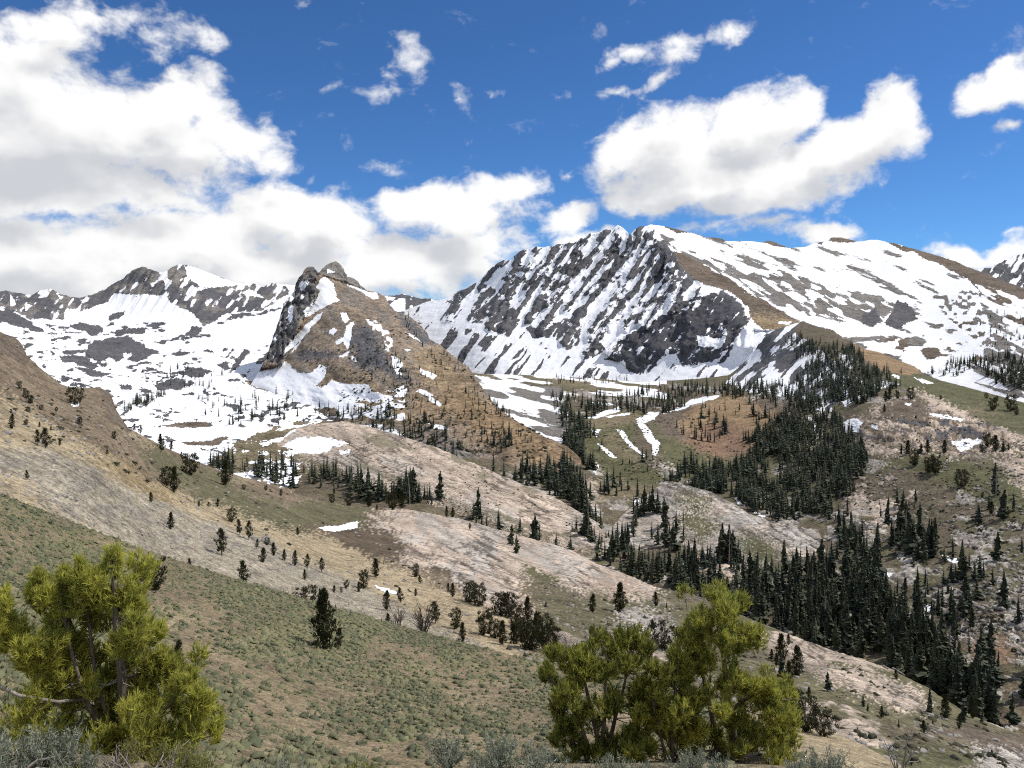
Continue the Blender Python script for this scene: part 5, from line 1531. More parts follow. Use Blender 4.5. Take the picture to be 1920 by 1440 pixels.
# ---- forest stands: (landform, outline of where the trunks stand, density factor, mean height in m, label)
STANDS = [
    (V, [(1240, 892), (1290, 882), (1380, 882), (1430, 852), (1465, 800), (1500, 745), (1545, 745), (1580, 785), (1590, 835), (1655, 862), (1640, 885), (1570, 925), (1565, 962), (1500, 975), (1440, 965), (1380, 937), (1320, 922), (1270, 907)], 0.09, 10.5,
     'dark conifer in the forest between red knoll and granite dome'),
    (V, [(1385, 832), (1430, 782), (1480, 772), (1510, 800), (1490, 862), (1420, 872)], 0.11, 11, 'dark spire conifer in the stand at the right side of the red knoll'),
    (V, [(1470, 650), (1500, 628), (1560, 640), (1620, 680), (1690, 722), (1640, 735), (1580, 762), (1520, 765), (1480, 722), (1500, 680)], 0.13, 10, 'dark conifer in the wood on the spur before the massif'),
    (V, [(840, 862), (880, 872), (950, 885), (1000, 890), (1050, 880), (1095, 902), (1112, 942), (1105, 985), (1060, 948), (1000, 925), (930, 892), (870, 878)], 0.085, 13, 'dark spire conifer in the forest strip behind the long granite slab'),
    (V, [(1035, 745), (1150, 742), (1192, 747), (1170, 765), (1090, 795), (1112, 855), (1105, 890), (1065, 845), (1045, 805), (1028, 765)], 0.11, 13, 'dark conifer in the forest tongue between the brown peak and the meadow'),
    (V, [(1165, 735), (1300, 722), (1440, 722), (1500, 735), (1440, 748), (1350, 742), (1250, 768), (1190, 782)], 0.14, 12, 'dark conifer in the belt of trees below the massif snow apron'),
    ('granite_slab', [(520, 868), (560, 876), (640, 892), (700, 908), (770, 922), (830, 940), (800, 955), (700, 935), (620, 920), (540, 900)], 0.11, 12, 'dark spire conifer in the stand along the foot of the long granite slab'),
    ('snowy_basin', [(385, 862), (440, 868), (520, 872), (560, 880), (560, 912), (500, 915), (430, 898)], 0.17, 11, 'thin dark conifer in the stand at the mouth of the snowy basin'),
    ('granite_slab', [(840, 950), (900, 972), (960, 1000), (1010, 1015), (1060, 1032), (1080, 1050), (1040, 1040), (980, 1018), (900, 985)], 0.14, 12, 'dark spire conifer in the gully between the two granite slabs'),
    (V, [(1060, 1000), (1110, 975), (1150, 1005), (1200, 1045), (1290, 1060), (1380, 1075), (1450, 1075), (1545, 1060), (1560, 1000), (1580, 965), (1625, 1025), (1655, 1090), (1705, 1160), (1745, 1215), (1805, 1290), (1900, 1375), (1830, 1362), (1700, 1285), (1600, 1245), (1500, 1215), (1400, 1170), (1300, 1135), (1200, 1098), (1120, 1065)], 0.10, 10.5,
     'tall dark conifer in the long forest band running down the valley'),
    ('granite_dome', [(1160, 975), (1180, 962), (1220, 935), (1235, 960), (1190, 1000), (1170, 1010)], 0.16, 12, 'dark conifer at the left foot of the granite dome'),
    ('granite_dome', [(1200, 1010), (1240, 985), (1290, 975), (1290, 1000), (1240, 1035)], 0.25, 12, 'dark conifer in the cleft on the front of the granite dome'),
    ('granite_dome', [(1250, 1040), (1330, 1035), (1390, 1052), (1380, 1075), (1290, 1065)], 0.16, 12, 'dark conifer in the row below the granite dome'),
    (V, [(1600, 1045), (1660, 1010), (1740, 1000), (1755, 1030), (1730, 1055), (1660, 1078)], 0.16, 11.5, 'dark conifer in the stand under the pale slabs of the right slope'),
    (V, [(1695, 1110), (1770, 1050), (1830, 1035), (1870, 1065), (1860, 1110), (1800, 1160), (1740, 1175)], 0.20, 10.5, 'dark conifer in the stand among snow patches on the right slope'),
    (V, [(1750, 1200), (1830, 1170), (1900, 1120), (1960, 1130), (1960, 1330), (1880, 1320), (1810, 1270)], 0.36, 10.5, 'dark conifer in the open wood at the lower end of the right slope'),
    ('snowy_massif', [(1735, 700), (1790, 695), (1850, 715), (1930, 735), (1930, 690), (1880, 668), (1800, 676)], 0.16, 12, 'dark conifer in the wood in the snowy hollow behind the green slope'),
    ('snowy_massif', [(1830, 600), (1900, 580), (1980, 620), (1960, 690), (1860, 670)], 1.1, 10, 'small dark conifer on the snowy shoulder under the massif ridge'),
    ('snowy_basin', [(208, 762), (255, 757), (320, 746), (345, 740), (300, 754), (230, 772)], 0.10, 9, 'small dark conifer in the dark row across the snowy basin'),
    ('snowy_basin', [(370, 760), (450, 740), (540, 735), (600, 760), (560, 790), (470, 795), (400, 800)], 0.75, 9, 'dark conifer scattered on the snow below the brown peak'),
    ('snowy_basin', [(260, 700), (330, 690), (420, 700), (400, 730), (300, 735)], 1.2, 8, 'tiny dark conifer on the snow among the basin mounds'),
    ('brown_peak', [(560, 770), (640, 765), (720, 770), (780, 795), (840, 825), (900, 850), (870, 865), (760, 840), (650, 810), (570, 800)], 0.22, 9, 'dark conifer along the foot of the brown peak'),
    ('brown_peak', [(680, 620), (720, 640), (770, 690), (830, 700), (900, 760), (960, 800), (1000, 830), (960, 855), (880, 830), (790, 790), (720, 750), (680, 700)], 1.1, 5.5, 'stunted dark pine scattered on the brown peak flank'),
    ('brown_peak', [(740, 590), (790, 615), (830, 655), (880, 695), (930, 765), (960, 795), (920, 790), (860, 720), (800, 660)], 0.8, 6, 'dark pine on the right-hand ridge of the brown peak'),
    ('brown_peak', [(900, 800), (960, 805), (980, 835), (930, 850), (890, 835)], 0.30, 11, 'dark conifer in the grove on the orange foot of the brown peak'),
    (V, [(1260, 800), (1310, 760), (1400, 748), (1500, 752), (1480, 790), (1400, 800), (1340, 835), (1290, 830)], 0.62, 11, 'dark conifer scattered over the red soil knoll'),
    (V, [(1095, 830), (1180, 850), (1260, 880), (1220, 905), (1140, 900)], 1.6, 10, 'lone conifer on the green meadow slope'),
    (V, [(1120, 915), (1180, 910), (1230, 925), (1200, 945), (1130, 940)], 0.28, 12, 'dark conifer in the clump between meadow and granite dome'),
    (V, [(930, 706), (1050, 706), (1140, 714), (1180, 722), (1100, 722), (1000, 716)], 0.55, 11, 'tiny dark tree on the far straw meadow below the massif'),
    (V, [(1590, 930), (1650, 900), (1750, 960), (1740, 1000), (1640, 990)], 1.5, 10, 'small conifer among the pale slabs of the knoll'),
    (V, [(1780, 930), (1920, 940), (1920, 1090), (1880, 1060), (1800, 1010)], 1.1, 11, 'scattered conifer high on the right slope'),
    (V, [(1560, 640), (1640, 680), (1690, 712), (1640, 715), (1590, 680)], 0.16, 10, 'dark tree on the sunny crest of the wooded spur'),
]


def area(p):
    return abs(sum(p[i][0] * p[(i + 1) % len(p)][1] - p[(i + 1) % len(p)][0] * p[i][1] for i in range(len(p)))) / 2


TREES = []
frg = np.random.default_rng(91)
for si, (pn, pl, dens, hm, lab) in enumerate(STANDS):
    us, vs = [p[0] for p in pl], [p[1] for p in pl]
    cu, cvv = sum(us) / len(us), sum(vs) / len(vs)
    dm = ground_at(pn, cu, cvv).y
    hp = hm * F / dm
    n = int(area(pl) / (dens * hp * hp * (0.60 if dens < 0.18 else 1.0))) + 3
    k = 0
    tries = 0
    while k < n and tries < n * 60:
        tries += 1
        u, v = frg.uniform(min(us), max(us)), frg.uniform(min(vs), max(vs))
        wj = vnoise(np.array([[u / 38.0, v / 22.0, si * 3.1], [u / 38.0, v / 22.0, 50 + si * 3.1]]), 9) - 0.5
        if not inpoly(np.array([u + wj[0] * 46]), np.array([v + wj[1] * 30]), pl)[0]:
            continue
        if dens < 0.18 and vnoise(np.array([[u / (hp * 1.6), v / (hp * 0.9), si * 7.7]]), 3)[0] < 0.30 * frg.random() + 0.08:
            continue          # small openings in the wood
        k += 1
        P = ground_at(pn, u, v)
        h = hm * math.exp(frg.normal(0, 0.36))
        h = min(h, hm * 1.65)
        TREES.append((h / P.y, si, P, h, lab))
TREES.sort(key=lambda a: -a[0])
big, rest = TREES[:300], TREES[300:]
def look(h, w, lab, P):
    if 'long forest band' in lab:
        u = U0 + F * P.x / P.y
        lab = lab.replace('in the long forest band running down the valley',
                          'in the forest below the granite dome' if u < 1400 else 'in the dense valley forest facing the rocky olive slope' if u < 1560 else
                          'in the valley forest under the pale slabs of the right slope' if u < 1680 else 'at the low end of the valley forest among pale rock')
    adj = ('tall ' if h > 14.0 else 'short ' if h < 10.0 else 'middling ') + ('slender' if w < 0.98 else 'broad' if w > 1.12 else 'full')
    return adj + ' ' + lab.replace('tall ', '')


big = [(a, si, P, h, look(h, w, lab, P), w) for (a, si, P, h, lab), w in zip(big, frg.uniform(0.85, 1.25, 300))]
stand_n = {}
for t in big:
    stand_n[t[4]] = stand_n.get(t[4], 0) + 1
for (_, si, P, h, lab, w) in big:
    o = place(SPIRES[int(frg.integers(0, 10))], P - Vector((0, 0, 0.03 * h)), frg.uniform(0, 6.28), (h * w, h * w, h), lab, 'conifer', lab if stand_n[lab] > 1 else None)
    o.rotation_euler = (frg.normal(0, 0.03), frg.normal(0, 0.03), frg.uniform(0, 6.28))
mb = MB()
for (_, si, P, h, lab) in rest:
    v, f, t = SPIRE_LOW[int(frg.integers(0, 8))] if h / P.y * F > 25 else SPIRE_TINY[int(frg.integers(0, 6))]
    a = frg.uniform(0, 6.28)
    w = h * frg.uniform(0.95, 1.45)
    c, s = math.cos(a), math.sin(a)
    q = np.stack([(v[:, 0] * c - v[:, 1] * s) * w, (v[:, 0] * s + v[:, 1] * c) * w, v[:, 2] * h - 0.03 * h], 1) + np.array(P)
    mb.add(q, f, np.clip(t + frg.normal(0, 0.18), 0, 1))
fo = mb.build('distant_forest', M_SPIRE_STUFF)
tag(fo, 'dark green mass of conifers in the more distant stands of the valley', 'forest', kind='stuff')
print("TREES", len(TREES))
# ================================================================== SAGEBRUSH, NEAR PINES, DEAD WOOD, ROCKS
def z_at(pname, x, y):
    p = PATCH[pname]
    u = U0 + F * x / y
    i = int(np.clip(np.searchsorted(p.uu, u), 0, p.nu - 1))
    return float(np.interp(y, p.G[:, i, 1], p.G[:, i, 2]))


def W(u, v, d):
    return np.array([(u - U0) / F * d, d, (V0 - v) / F * d])


# ---- sagebrush clumps on the near slope
def clump(seed, blades=4):
    """a low uneven mound of foliage with a few sprigs"""
    r = np.random.default_rng(seed)
    v, f = [], []
    n1, n2 = 7, 5
    for k in range(n1):
        a = (k + r.uniform(-0.3, 0.3)) * 2 * math.pi / n1
        q = r.uniform(0.36, 0.56)
        v.append((math.cos(a) * q, math.sin(a) * q, r.uniform(-0.12, 0.05)))
    for k in range(n2):
        a = (k + r.uniform(-0.3, 0.3)) * 2 * math.pi / n2
        q = r.uniform(0.18, 0.36)
        v.append((math.cos(a) * q, math.sin(a) * q, r.uniform(0.20, 0.38)))
    v.append((r.uniform(-0.08, 0.08), r.uniform(-0.08, 0.08), r.uniform(0.32, 0.44)))
    for k in range(n1):
        j = n1 + int(k * n2 / n1)
        f.append((k, (k + 1) % n1, j))
        j2 = n1 + int(((k + 1) % n1) * n2 / n1)
        if j2 != j:
            f.append(((k + 1) % n1, j2, j))
    for k in range(n2):
        f.append((n1 + k, n1 + (k + 1) % n2, n1 + n2))
    for k in range(blades):
        a = r.uniform(0, 6.28)
        q = r.uniform(0.1, 0.5)
        c = np.array([math.cos(a) * q, math.sin(a) * q, r.uniform(0.0, 0.25)])
        tip = c + np.array([math.cos(a) * 0.15, math.sin(a) * 0.15, r.uniform(0.15, 0.35)])
        s = np.array([-math.sin(a), math.cos(a), 0]) * r.uniform(0.05, 0.12)
        n = len(v)
        v += [tuple(c - s), tuple(c + s), tuple(tip)]
        f.append((n, n + 1, n + 2))
    return np.array(v), np.array(f)


CL = [clump(700 + i) for i in range(8)]
srg = np.random.default_rng(61)
pts = []
sp_ = PATCH['sagebrush_slope']
for _ in range(64000):
    y = srg.uniform(13, 98)
    x = srg.uniform(-0.72, 0.42) * y
    if srg.random() > y / 98:
        continue
    u = U0 + F * x / y
    i = int(np.clip(np.searchsorted(sp_.uu, u), 0, sp_.nu - 1))
    if y > sp_.G[sp_.nv - 1, i, 1]:
        continue
    z = float(np.interp(y, sp_.G[:, i, 1], sp_.G[:, i, 2]))
    v = V0 - F * z / y
    pts.append((x, y, z, u, v))
pts = np.array(pts)
bare = bare_sage(pts[:, 3], pts[:, 4])
keep = srg.random(len(pts)) > bare * 0.93
keep &= ~((pts[:, 3] + (pts[:, 4] - 1350) * 0.3 > 1400) & (srg.random(len(pts)) > 0.05))
pts = pts[keep]
yel = fbm2(pts[:, 3], pts[:, 4], 160, 60, 3, 88)
order = np.argsort(pts[:, 1])
pts, yel = pts[order], yel[order]
inview = (pts[:, 4] < 1436) & (pts[:, 3] > -10) & (pts[:, 3] < 1930)
near_idx = np.where(inview)[0][:200]
near_set = set(near_idx.tolist())
sage_proto = []
for k in range(4):
    m = MB()
    for j in range(4):
        v, f = clump(800 + 10 * k + j, 30)
        o_ = np.array([math.cos(j * 1.6), math.sin(j * 1.6), 0]) * 0.26 * (j > 0)
        m.add(v * (0.7, 0.7, 0.75 + 0.1 * j) + o_, f, np.clip(srg.normal(0.5, 0.2), 0, 1))
    e = m.build('sagebrush', M_SAGE)
    sage_proto.append(e)
SAGE_LAB = 'low grey green sagebrush clump on the near slope below the large golden pine'
used = set()
for i in near_idx:
    x, y, z, u, v = pts[i]
    k = int(srg.integers(0, 4))
    o = sage_proto[k]
    if k in used:
        o = o.copy()
        COL.objects.link(o)
    used.add(k)
    s = srg.uniform(0.45, 0.85)
    o.location, o.rotation_euler, o.scale = (x, y, z - 0.03), (0, 0, srg.uniform(0, 6.28)), (s, s, s * 0.8)
    if u < 120:
        lb = 'low sagebrush clump on bare soil under the pale bough of the golden pine'
    elif u < 290:
        lb = 'low sagebrush clump on the slope just behind the golden pine trunk'
    elif u < 430:
        lb = 'low sagebrush clump just right of the golden pine'
    elif u < 800:
        lb = 'low grey green sagebrush clump on the reddish soil of the near slope'
    else:
        lb = 'low olive sagebrush clump on the near slope beside the pine clump'
    tag(o, lb, 'sagebrush', lb)
m = MB()
for i in range(len(pts)):
    if i in near_set:
        continue
    x, y, z, u, v = pts[i]
    cv, cf = CL[int(srg.integers(0, 8))]
    a = srg.uniform(0, 6.28)
    s = (0.22 + 0.75 * srg.random() ** 2.0) * (0.7 + 0.9 * max(0.0, yel[i] - 0.25))
    c, sn = math.cos(a) * s, math.sin(a) * s
    q = np.stack([cv[:, 0] * c - cv[:, 1] * sn + x, cv[:, 0] * sn + cv[:, 1] * c + y, cv[:, 2] * s * 0.8 + z], 1)
    m.add(q, cf, np.clip(srg.normal(0.30 + 1.0 * max(0, yel[i] - 0.42), 0.28), 0, 1))
sg = m.build('sagebrush_cover', M_SAGE)
tag(sg, 'grey green sagebrush covering the near hillside', 'sagebrush', kind='stuff')
print("SAGE", len(pts))


# ---- silvery sage and other brush on the bench at the photographer's feet
def near_bush(name, seed, mat, stems=26, leaves=34, rad=0.26, height=0.32, leaf=0.022):
    r = np.random.default_rng(seed)
    e = empty(name)
    st, lf = MB(), MB()
    for k in range(stems):
        a = r.uniform(0, 6.28)
        q = rad * r.uniform(0.2, 1.0)
        tip = np.array([math.cos(a) * q, math.sin(a) * q, height * r.uniform(0.65, 1.05) * (1 - 0.35 * (q / rad) ** 2)])
        mid = tip * 0.5 + np.array([0, 0, -0.03]) + r.normal(0, 0.015, 3)
        pt = np.array([[0, 0, -0.02], mid, tip])
        st.tube(pt, [0.007, 0.005, 0.002], 3)
        tt = r.uniform(0.3, 1.0, leaves)[:, None]
        p = (1 - tt) ** 2 * pt[0] + 2 * tt * (1 - tt) * mid + tt ** 2 * tip + r.normal(0, 0.014, (leaves, 3))
        d = r.normal(0, 0.7, (leaves, 3)) + np.array([0, 0, 0.8])
        d /= np.linalg.norm(d, axis=1, keepdims=True)
        s = np.cross(d, r.normal(0, 1, (leaves, 3)))
        s /= np.linalg.norm(s, axis=1, keepdims=True)
        v = np.stack([p - s * leaf * 0.2, p + s * leaf * 0.2, p + d * leaf * 1.8], 1).reshape(-1, 3)
        lf.add(v, np.arange(3 * leaves).reshape(-1, 3), np.repeat(r.uniform(0, 1, leaves), 3))
    st.build('stems', M_WOOD, e, True)
    lf.build('leaves', mat, e)
    return e


SB = [near_bush('sage_bush', 900 + i, M_SAGE_NEAR, 34, 46) for i in range(3)]
RB = [near_bush('rabbitbrush', 920 + i, M_RABBIT, 24, 34, 0.2, 0.3) for i in range(2)]


def bush(proto, u, d, h, label, group, cat='bush'):
    x = (u - U0) / F * d
    z = z_at('foreground_bench', x, d)
    s = h / 0.32
    return place(proto, Vector((x, d, z - 0.01)), random.uniform(0, 6.28), (s, s, s), label, cat, group)


G1 = 'silvery sage bush at the edge of the bench left of the dead branch'
for (u, d, h) in ((-30, 3.0, 0.19), (25, 3.1, 0.19), (70, 3.15, 0.16), (110, 3.2, 0.16), (150, 3.1, 0.14), (5, 2.85, 0.16)):
    bush(SB[int(abs(u)) % 3], u, d, h, G1, G1)
G2 = 'silvery sage bush in the row along the bench below the right pine clump'
for k, u in enumerate(range(850, 1600, 42)):
    bush(SB[k % 3], u + random.uniform(-12, 12), random.uniform(2.85, 3.15), random.uniform(0.11, 0.165), G2, G2)
bush(SB[1], 520, 2.85, 0.17, 'single silvery sage bush poking up below the open sagebrush slope', None)
bush(RB[0], 690, 2.85, 0.18, 'yellowish brush tuft poking up alone below the open sagebrush slope', None)
bush(RB[1], 130, 2.95, 0.13, 'yellow green brush beside the dead branch', None)
G3 = 'yellow green brush under the right side of the large golden pine'
for (u, d, h) in ((300, 3.15, 0.13), (345, 3.05, 0.17), (380, 3.0, 0.16), (240, 3.2, 0.12)):
    bush(RB[int(u) % 2], u, d, h, G3, G3)


def twig_bush(name, u, d, h, n, seed, label, mat, spread=0.7, patchn='foreground_bench', rad=0.006, group=None, cat='dead bush', fork=3):
    r = np.random.default_rng(seed)
    x = (u - U0) / F * d
    z = z_at(patchn, x, d)
    m = MB()
    for k in range(n):
        a = r.uniform(0, 6.28)
        tl = r.uniform(0.1, spread)
        tip = np.array([math.cos(a) * tl * h, math.sin(a) * tl * h, h * r.uniform(0.5, 1.0)])
        mid = tip * np.array([0.35, 0.35, 0.5]) + r.normal(0, 0.05 * h, 3)
        t = np.linspace(0, 1, 6)[:, None]
        c = 2 * t * (1 - t) * mid + t ** 2 * tip + r.normal(0, 0.012 * h, (6, 3)) * (t > 0)
        c[0] = (0, 0, -0.04 * h)
        m.tube(c, np.linspace(rad, rad * 0.25, 6), 4)
        for j in range(fork):
            b = c[r.integers(2, 5)]
            e2 = b + (tip - b) * r.uniform(0.3, 0.7) + r.normal(0, 0.16 * h, 3) + np.array([0, 0, 0.06 * h])
            m.tube([b, (b + e2) / 2 + r.normal(0, 0.02 * h, 3), e2], [rad * 0.5, rad * 0.35, rad * 0.15], 3)
    o = m.build(name, mat, None, True)
    o.location = (x, d, z)
    tag(o, label, cat, group)
    return o


for k, (u, d, h) in enumerate(((215, 3.1, 0.12), (270, 3.0, 0.15), (315, 2.95, 0.15))):
    twig_bush('dry_twigs', u, d, h, 11, 1000 + k, 'tangle of bare grey twigs at the foot of the large golden pine', M_WOOD, 0.9, group='bare grey twigs under the pine')
twig_bush('dry_stalks', 1690, 3.0, 0.22, 9, 1010, 'thin dry stalks rising from the gravel at the right end of the sage row', M_WOOD, 0.5, rad=0.004)
# weathered branch lying among the sage
dm = MB()
b0 = np.array([(35 - U0) / F * 3.05, 3.05, z_at('foreground_bench', (35 - U0) / F * 3.05, 3.05) + 0.04])
for k, (dx, dy, dz, r0) in enumerate(((0.16, -0.03, 0.02, 0.011), (0.12, 0.04, 0.05, 0.008), (-0.06, 0.03, 0.02, 0.010), (0.08, -0.06, 0.01, 0.007), (0.18, 0.02, 0.0, 0.006))):
    e1 = b0 + np.array([dx, dy, dz])
    dm.tube([b0, (b0 + e1) / 2 + np.array([0, 0, 0.02]), e1], [r0, r0 * 0.85, r0 * 0.4], 6)
tag(dm.build('dead_branch', M_WOOD, None, True), 'weathered grey dead branch lying among the sage on the bench', 'branch')

# ---- bare snags on the scree
for k, (u, v, hp, n) in enumerate(((795, 1197, 66, 15), (748, 1190, 52, 9))):
    g = ground_at('scree_hillside', u, v)
    h = hp * g.y / F
    twig_bush('dead_tree', u, g.y, h, n, 1100 + k, ('wide fan of bare dead branches at the crest of the sagebrush slope', 'thin grey dead tree beside the wide fan of bare branches')[k],
              M_SNAG, 0.65, 'scree_hillside', rad=0.13 - 0.04 * k, cat='dead tree', fork=5)
g = ground_at('scree_hillside', 1063, 1226)
twig_bush('bare_shrub', 1063, g.y, 34 * g.y / F, 14, 1120, 'leafless brown shrub at the right end of the dark pine grove', M_SNAG, 0.9, 'scree_hillside', rad=0.05, cat='shrub', fork=6)


# ---- large golden pine on the left
def px_clusters(lst, d, seed, dj):
    r = np.random.default_rng(seed)
    out = []
    for (u, v, ru, rv, *o) in lst:
        dd = d + (o[0] if o else r.normal(0, dj))
        rad = np.array((1.42 * ru * d / F, 0.85 * (ru + rv) * d / F, 1.5 * rv * d / F))
        for k in range(4):                  # each bough carries a few separate sprays
            out.append((W(u, v, d) + np.array([0, dd - d, 0]) + r.normal(0, 0.5, 3) * rad, rad * np.array([0.66, 0.66, 0.80]) * r.uniform(0.75, 1.2)))
    return out


def px_stem(lst, d, off=0.0):
    return ([W(u, v, d) + np.array([0, o + off, 0]) for (u, v, o, r) in lst], [r for (u, v, o, r) in lst])


D1 = 16.0
zb = z_at('sagebrush_slope', (230 - U0) / F * D1, D1)
vb_ = V0 - zb * F / D1
lp = [(205, 1055, 15, 20), (196, 1085, 26, 22), (224, 1088, 24, 22), (240, 1108, 16, 24), (186, 1112, 24, 20), (206, 1130, 30, 22), (236, 1138, 24, 20), (246, 1190, 26, 22), (268, 1180, 20, 18),
      (280, 1162, 11, 14), (226, 1202, 22, 18, 0.8), (192, 1160, 26, 22, 0.6), (260, 1208, 20, 16), (155, 1070, 12, 18), (155, 1100, 18, 20), (125, 1085, 12, 18), (122, 1115, 16, 20), (150, 1140, 22, 22), (88, 1090, 11, 15),
      (95, 1120, 16, 18), (74, 1110, 8, 9), (100, 1150, 18, 20), (125, 1172, 22, 22), (160, 1190, 24, 24), (95, 1182, 15, 18), (136, 1216, 22, 22), (172, 1232, 22, 20, 0.5), (110, 1222, 18, 20), (205, 1240, 20, 18, 0.8),
      (150, 1256, 26, 22), (100, 1266, 22, 20), (120, 1292, 26, 22), (166, 1290, 28, 24), (80, 1292, 20, 18), (70, 1322, 16, 16), (112, 1332, 28, 22), (160, 1336, 32, 24), (200, 1312, 28, 24, 0.7), (200, 1360, 32, 26),
      (132, 1376, 32, 24), (170, 1396, 32, 22), (96, 1370, 20, 20), (150, 1420, 34, 22), (210, 1415, 34, 24), (90, 1410, 24, 22)]
lr = [(258, 1292, 22, 22, 0.5), (285, 1256, 22, 18), (280, 1312, 30, 26), (320, 1272, 26, 22), (310, 1332, 32, 26), (350, 1300, 24, 24), (356, 1274, 10, 16), (386, 1300, 14, 22), (376, 1330, 22, 24), (340, 1370, 32, 26),
      (385, 1368, 18, 24), (290, 1370, 32, 26), (250, 1350, 28, 26), (260, 1402, 30, 22), (320, 1408, 32, 22), (370, 1402, 24, 24), (300, 1440, 34, 22), (350, 1436, 30, 20)]
ll = [(55, 1226, 18, 12), (30, 1196, 18, 12), (10, 1172, 16, 12), (5, 1212, 12, 9), (10, 1142, 7, 16), (76, 1248, 16, 12), (40, 1252, 14, 9), (-20, 1160, 16, 14), (62, 1206, 10, 8)]
stems = [px_stem([(231, vb_ + 20, 0, 0.12), (229, 1420, 0, 0.11), (227, 1350, 0, 0.10), (225, 1253, 0, 0.088), (217, 1151, 0, 0.06), (206, 1045, 0, 0.012)], D1),
         px_stem([(226, 1420, 0, 0.07), (185, 1350, 0.15, 0.06), (150, 1262, 0.2, 0.045), (118, 1165, 0.2, 0.03), (88, 1088, 0.2, 0.008)], D1),
         px_stem([(226, 1400, 0, 0.06), (176, 1320, -0.2, 0.05), (144, 1200, -0.3, 0.035), (128, 1085, -0.3, 0.008)], D1),
         px_stem([(227, 1390, 0, 0.05), (190, 1300, -0.1, 0.04), (168, 1180, 0.0, 0.03), (156, 1066, 0.0, 0.008)], D1),
         px_stem([(230, 1430, 0, 0.06), (290, 1360, -0.3, 0.045), (345, 1290, -0.4, 0.02), (356, 1262, -0.4, 0.006)], D1),
         px_stem([(231, 1440, 0, 0.06), (320, 1395, -0.2, 0.045), (388, 1320, -0.2, 0.012)], D1)]
gold = empty('pine_tree', (0, 0, 0))
build_pine('pine_tree', stems, px_clusters(lp, D1, 1, 0.42) + px_clusters(lr, D1, 2, 0.40), 1201, 46, 0.155, 14, 0.012, M_FPINE, parent=gold, limb_r=0.014, gaps=3.2)
# the long pale bough reaching left
bm = MB()
bp, br = px_stem([(170, 1306, -0.1, 0.03), (140, 1290, -0.6, 0.034), (95, 1262, -1.0, 0.034), (52, 1235, -1.1, 0.030), (25, 1200, -1.1, 0.025), (-25, 1165, -1.1, 0.012)], D1)
bm.tube(bp, br, 6)
bo = bm.build('bough', M_WOOD, gold, True)
fb = MB()
brg = np.random.default_rng(77)
for c, r in px_clusters(ll, D1 - 0.6, 4, 0.12):
    n = 24
    d = brg.normal(0, 1, (n, 3))
    d /= np.linalg.norm(d, axis=1, keepdims=True)
    p = c + d * np.array(r) * (brg.uniform(0.1, 1, n) ** 0.5)[:, None]
    up = d * 0.6 + np.array([0, 0, 0.75])
    tufts(fb, brg, p, up / np.linalg.norm(up, axis=1, keepdims=True), 0.17, 13, 0.013, 0.70 + brg.normal(0, 0.12, n))
fb.build('bough_needles', M_FPINE, bo)
dead = MB()
for (u1, v1, u2, v2) in ((226, 1270, 180, 1278), (226, 1275, 200, 1266), (227, 1262, 262, 1272), (226, 1255, 258, 1240), (226, 1235, 250, 1222), (222, 1215, 250, 1212), (150, 1268, 128, 1275), (220, 1180, 245, 1172)):
    a, b = W(u1, v1, D1), W(u2, v2, D1) + np.array([0, -0.35, 0])
    dead.tube([a, (a + b) / 2 + np.array([0, -0.1, -0.04]), b], [0.018, 0.013, 0.005], 4)
dead.build('dead_limbs', M_WOOD, gold, True)
tag(gold, 'large golden green pine with a visible trunk and long pale bough beside the sage', 'pine tree')

# ---- clump of three pines on the right
D2 = 37.0


def base_v(u, d):
    return V0 - z_at('sagebrush_slope', (u - U0) / F * d, d) * F / d


bva = base_v(1120, D2)
pa = [(1060, 1232, 18, 14), (1090, 1217, 20, 14), (1130, 1207, 22, 12), (1168, 1207, 20, 12), (1198, 1222, 18, 14), (1050, 1268, 16, 18), (1042, 1308, 15, 18), (1046, 1350, 14, 18), (1062, 1388, 18, 14), (1092, 1400, 20, 12),
      (1130, 1395, 24, 14), (1168, 1376, 24, 16), (1100, 1350, 20, 14), (1140, 1290, 22, 18), (1180, 1258, 22, 16), (1172, 1315, 22, 18), (1112, 1256, 24, 16), (1075, 1280, 18, 14), (1150, 1240, 24, 14), (1196, 1345, 20, 16),
      (1080, 1330, 14, 12), (1140, 1345, 20, 14), (1205, 1290, 18, 16), (1035, 1285, 8, 10), (1190, 1395, 20, 12), (1130, 1230, 24, 12), (1085, 1245, 18, 12), (1150, 1405, 22, 10), (1110, 1412, 22, 10), (1215, 1250, 14, 12)]
sa = [px_stem([(1125, bva + 14, 0, 0.15), (1118, 1370, 0, 0.12), (1100, 1300, 0.2, 0.08), (1085, 1235, 0.3, 0.02)], D2), px_stem([(1127, bva + 8, 0, 0.13), (1130, 1350, -0.2, 0.10), (1135, 1280, -0.3, 0.07), (1135, 1215, -0.3, 0.02)], D2),
      px_stem([(1130, bva + 8, 0, 0.13), (1155, 1350, 0.2, 0.09), (1175, 1280, 0.3, 0.06), (1180, 1215, 0.3, 0.02)], D2), px_stem([(1120, bva + 6, 0, 0.1), (1085, 1350, -0.3, 0.07), (1050, 1290, -0.4, 0.02)], D2)]
ta = build_pine('pine_tree', sa, px_clusters(pa, D2, 11, 0.8), 1301, 50, 0.30, 12, 0.023, M_FPINE, gaps=1.6, limb_r=0.026)
tag(ta, 'rounded many-stemmed olive pine, leftmost of the three pines standing together', 'pine tree')
D3 = 36.0
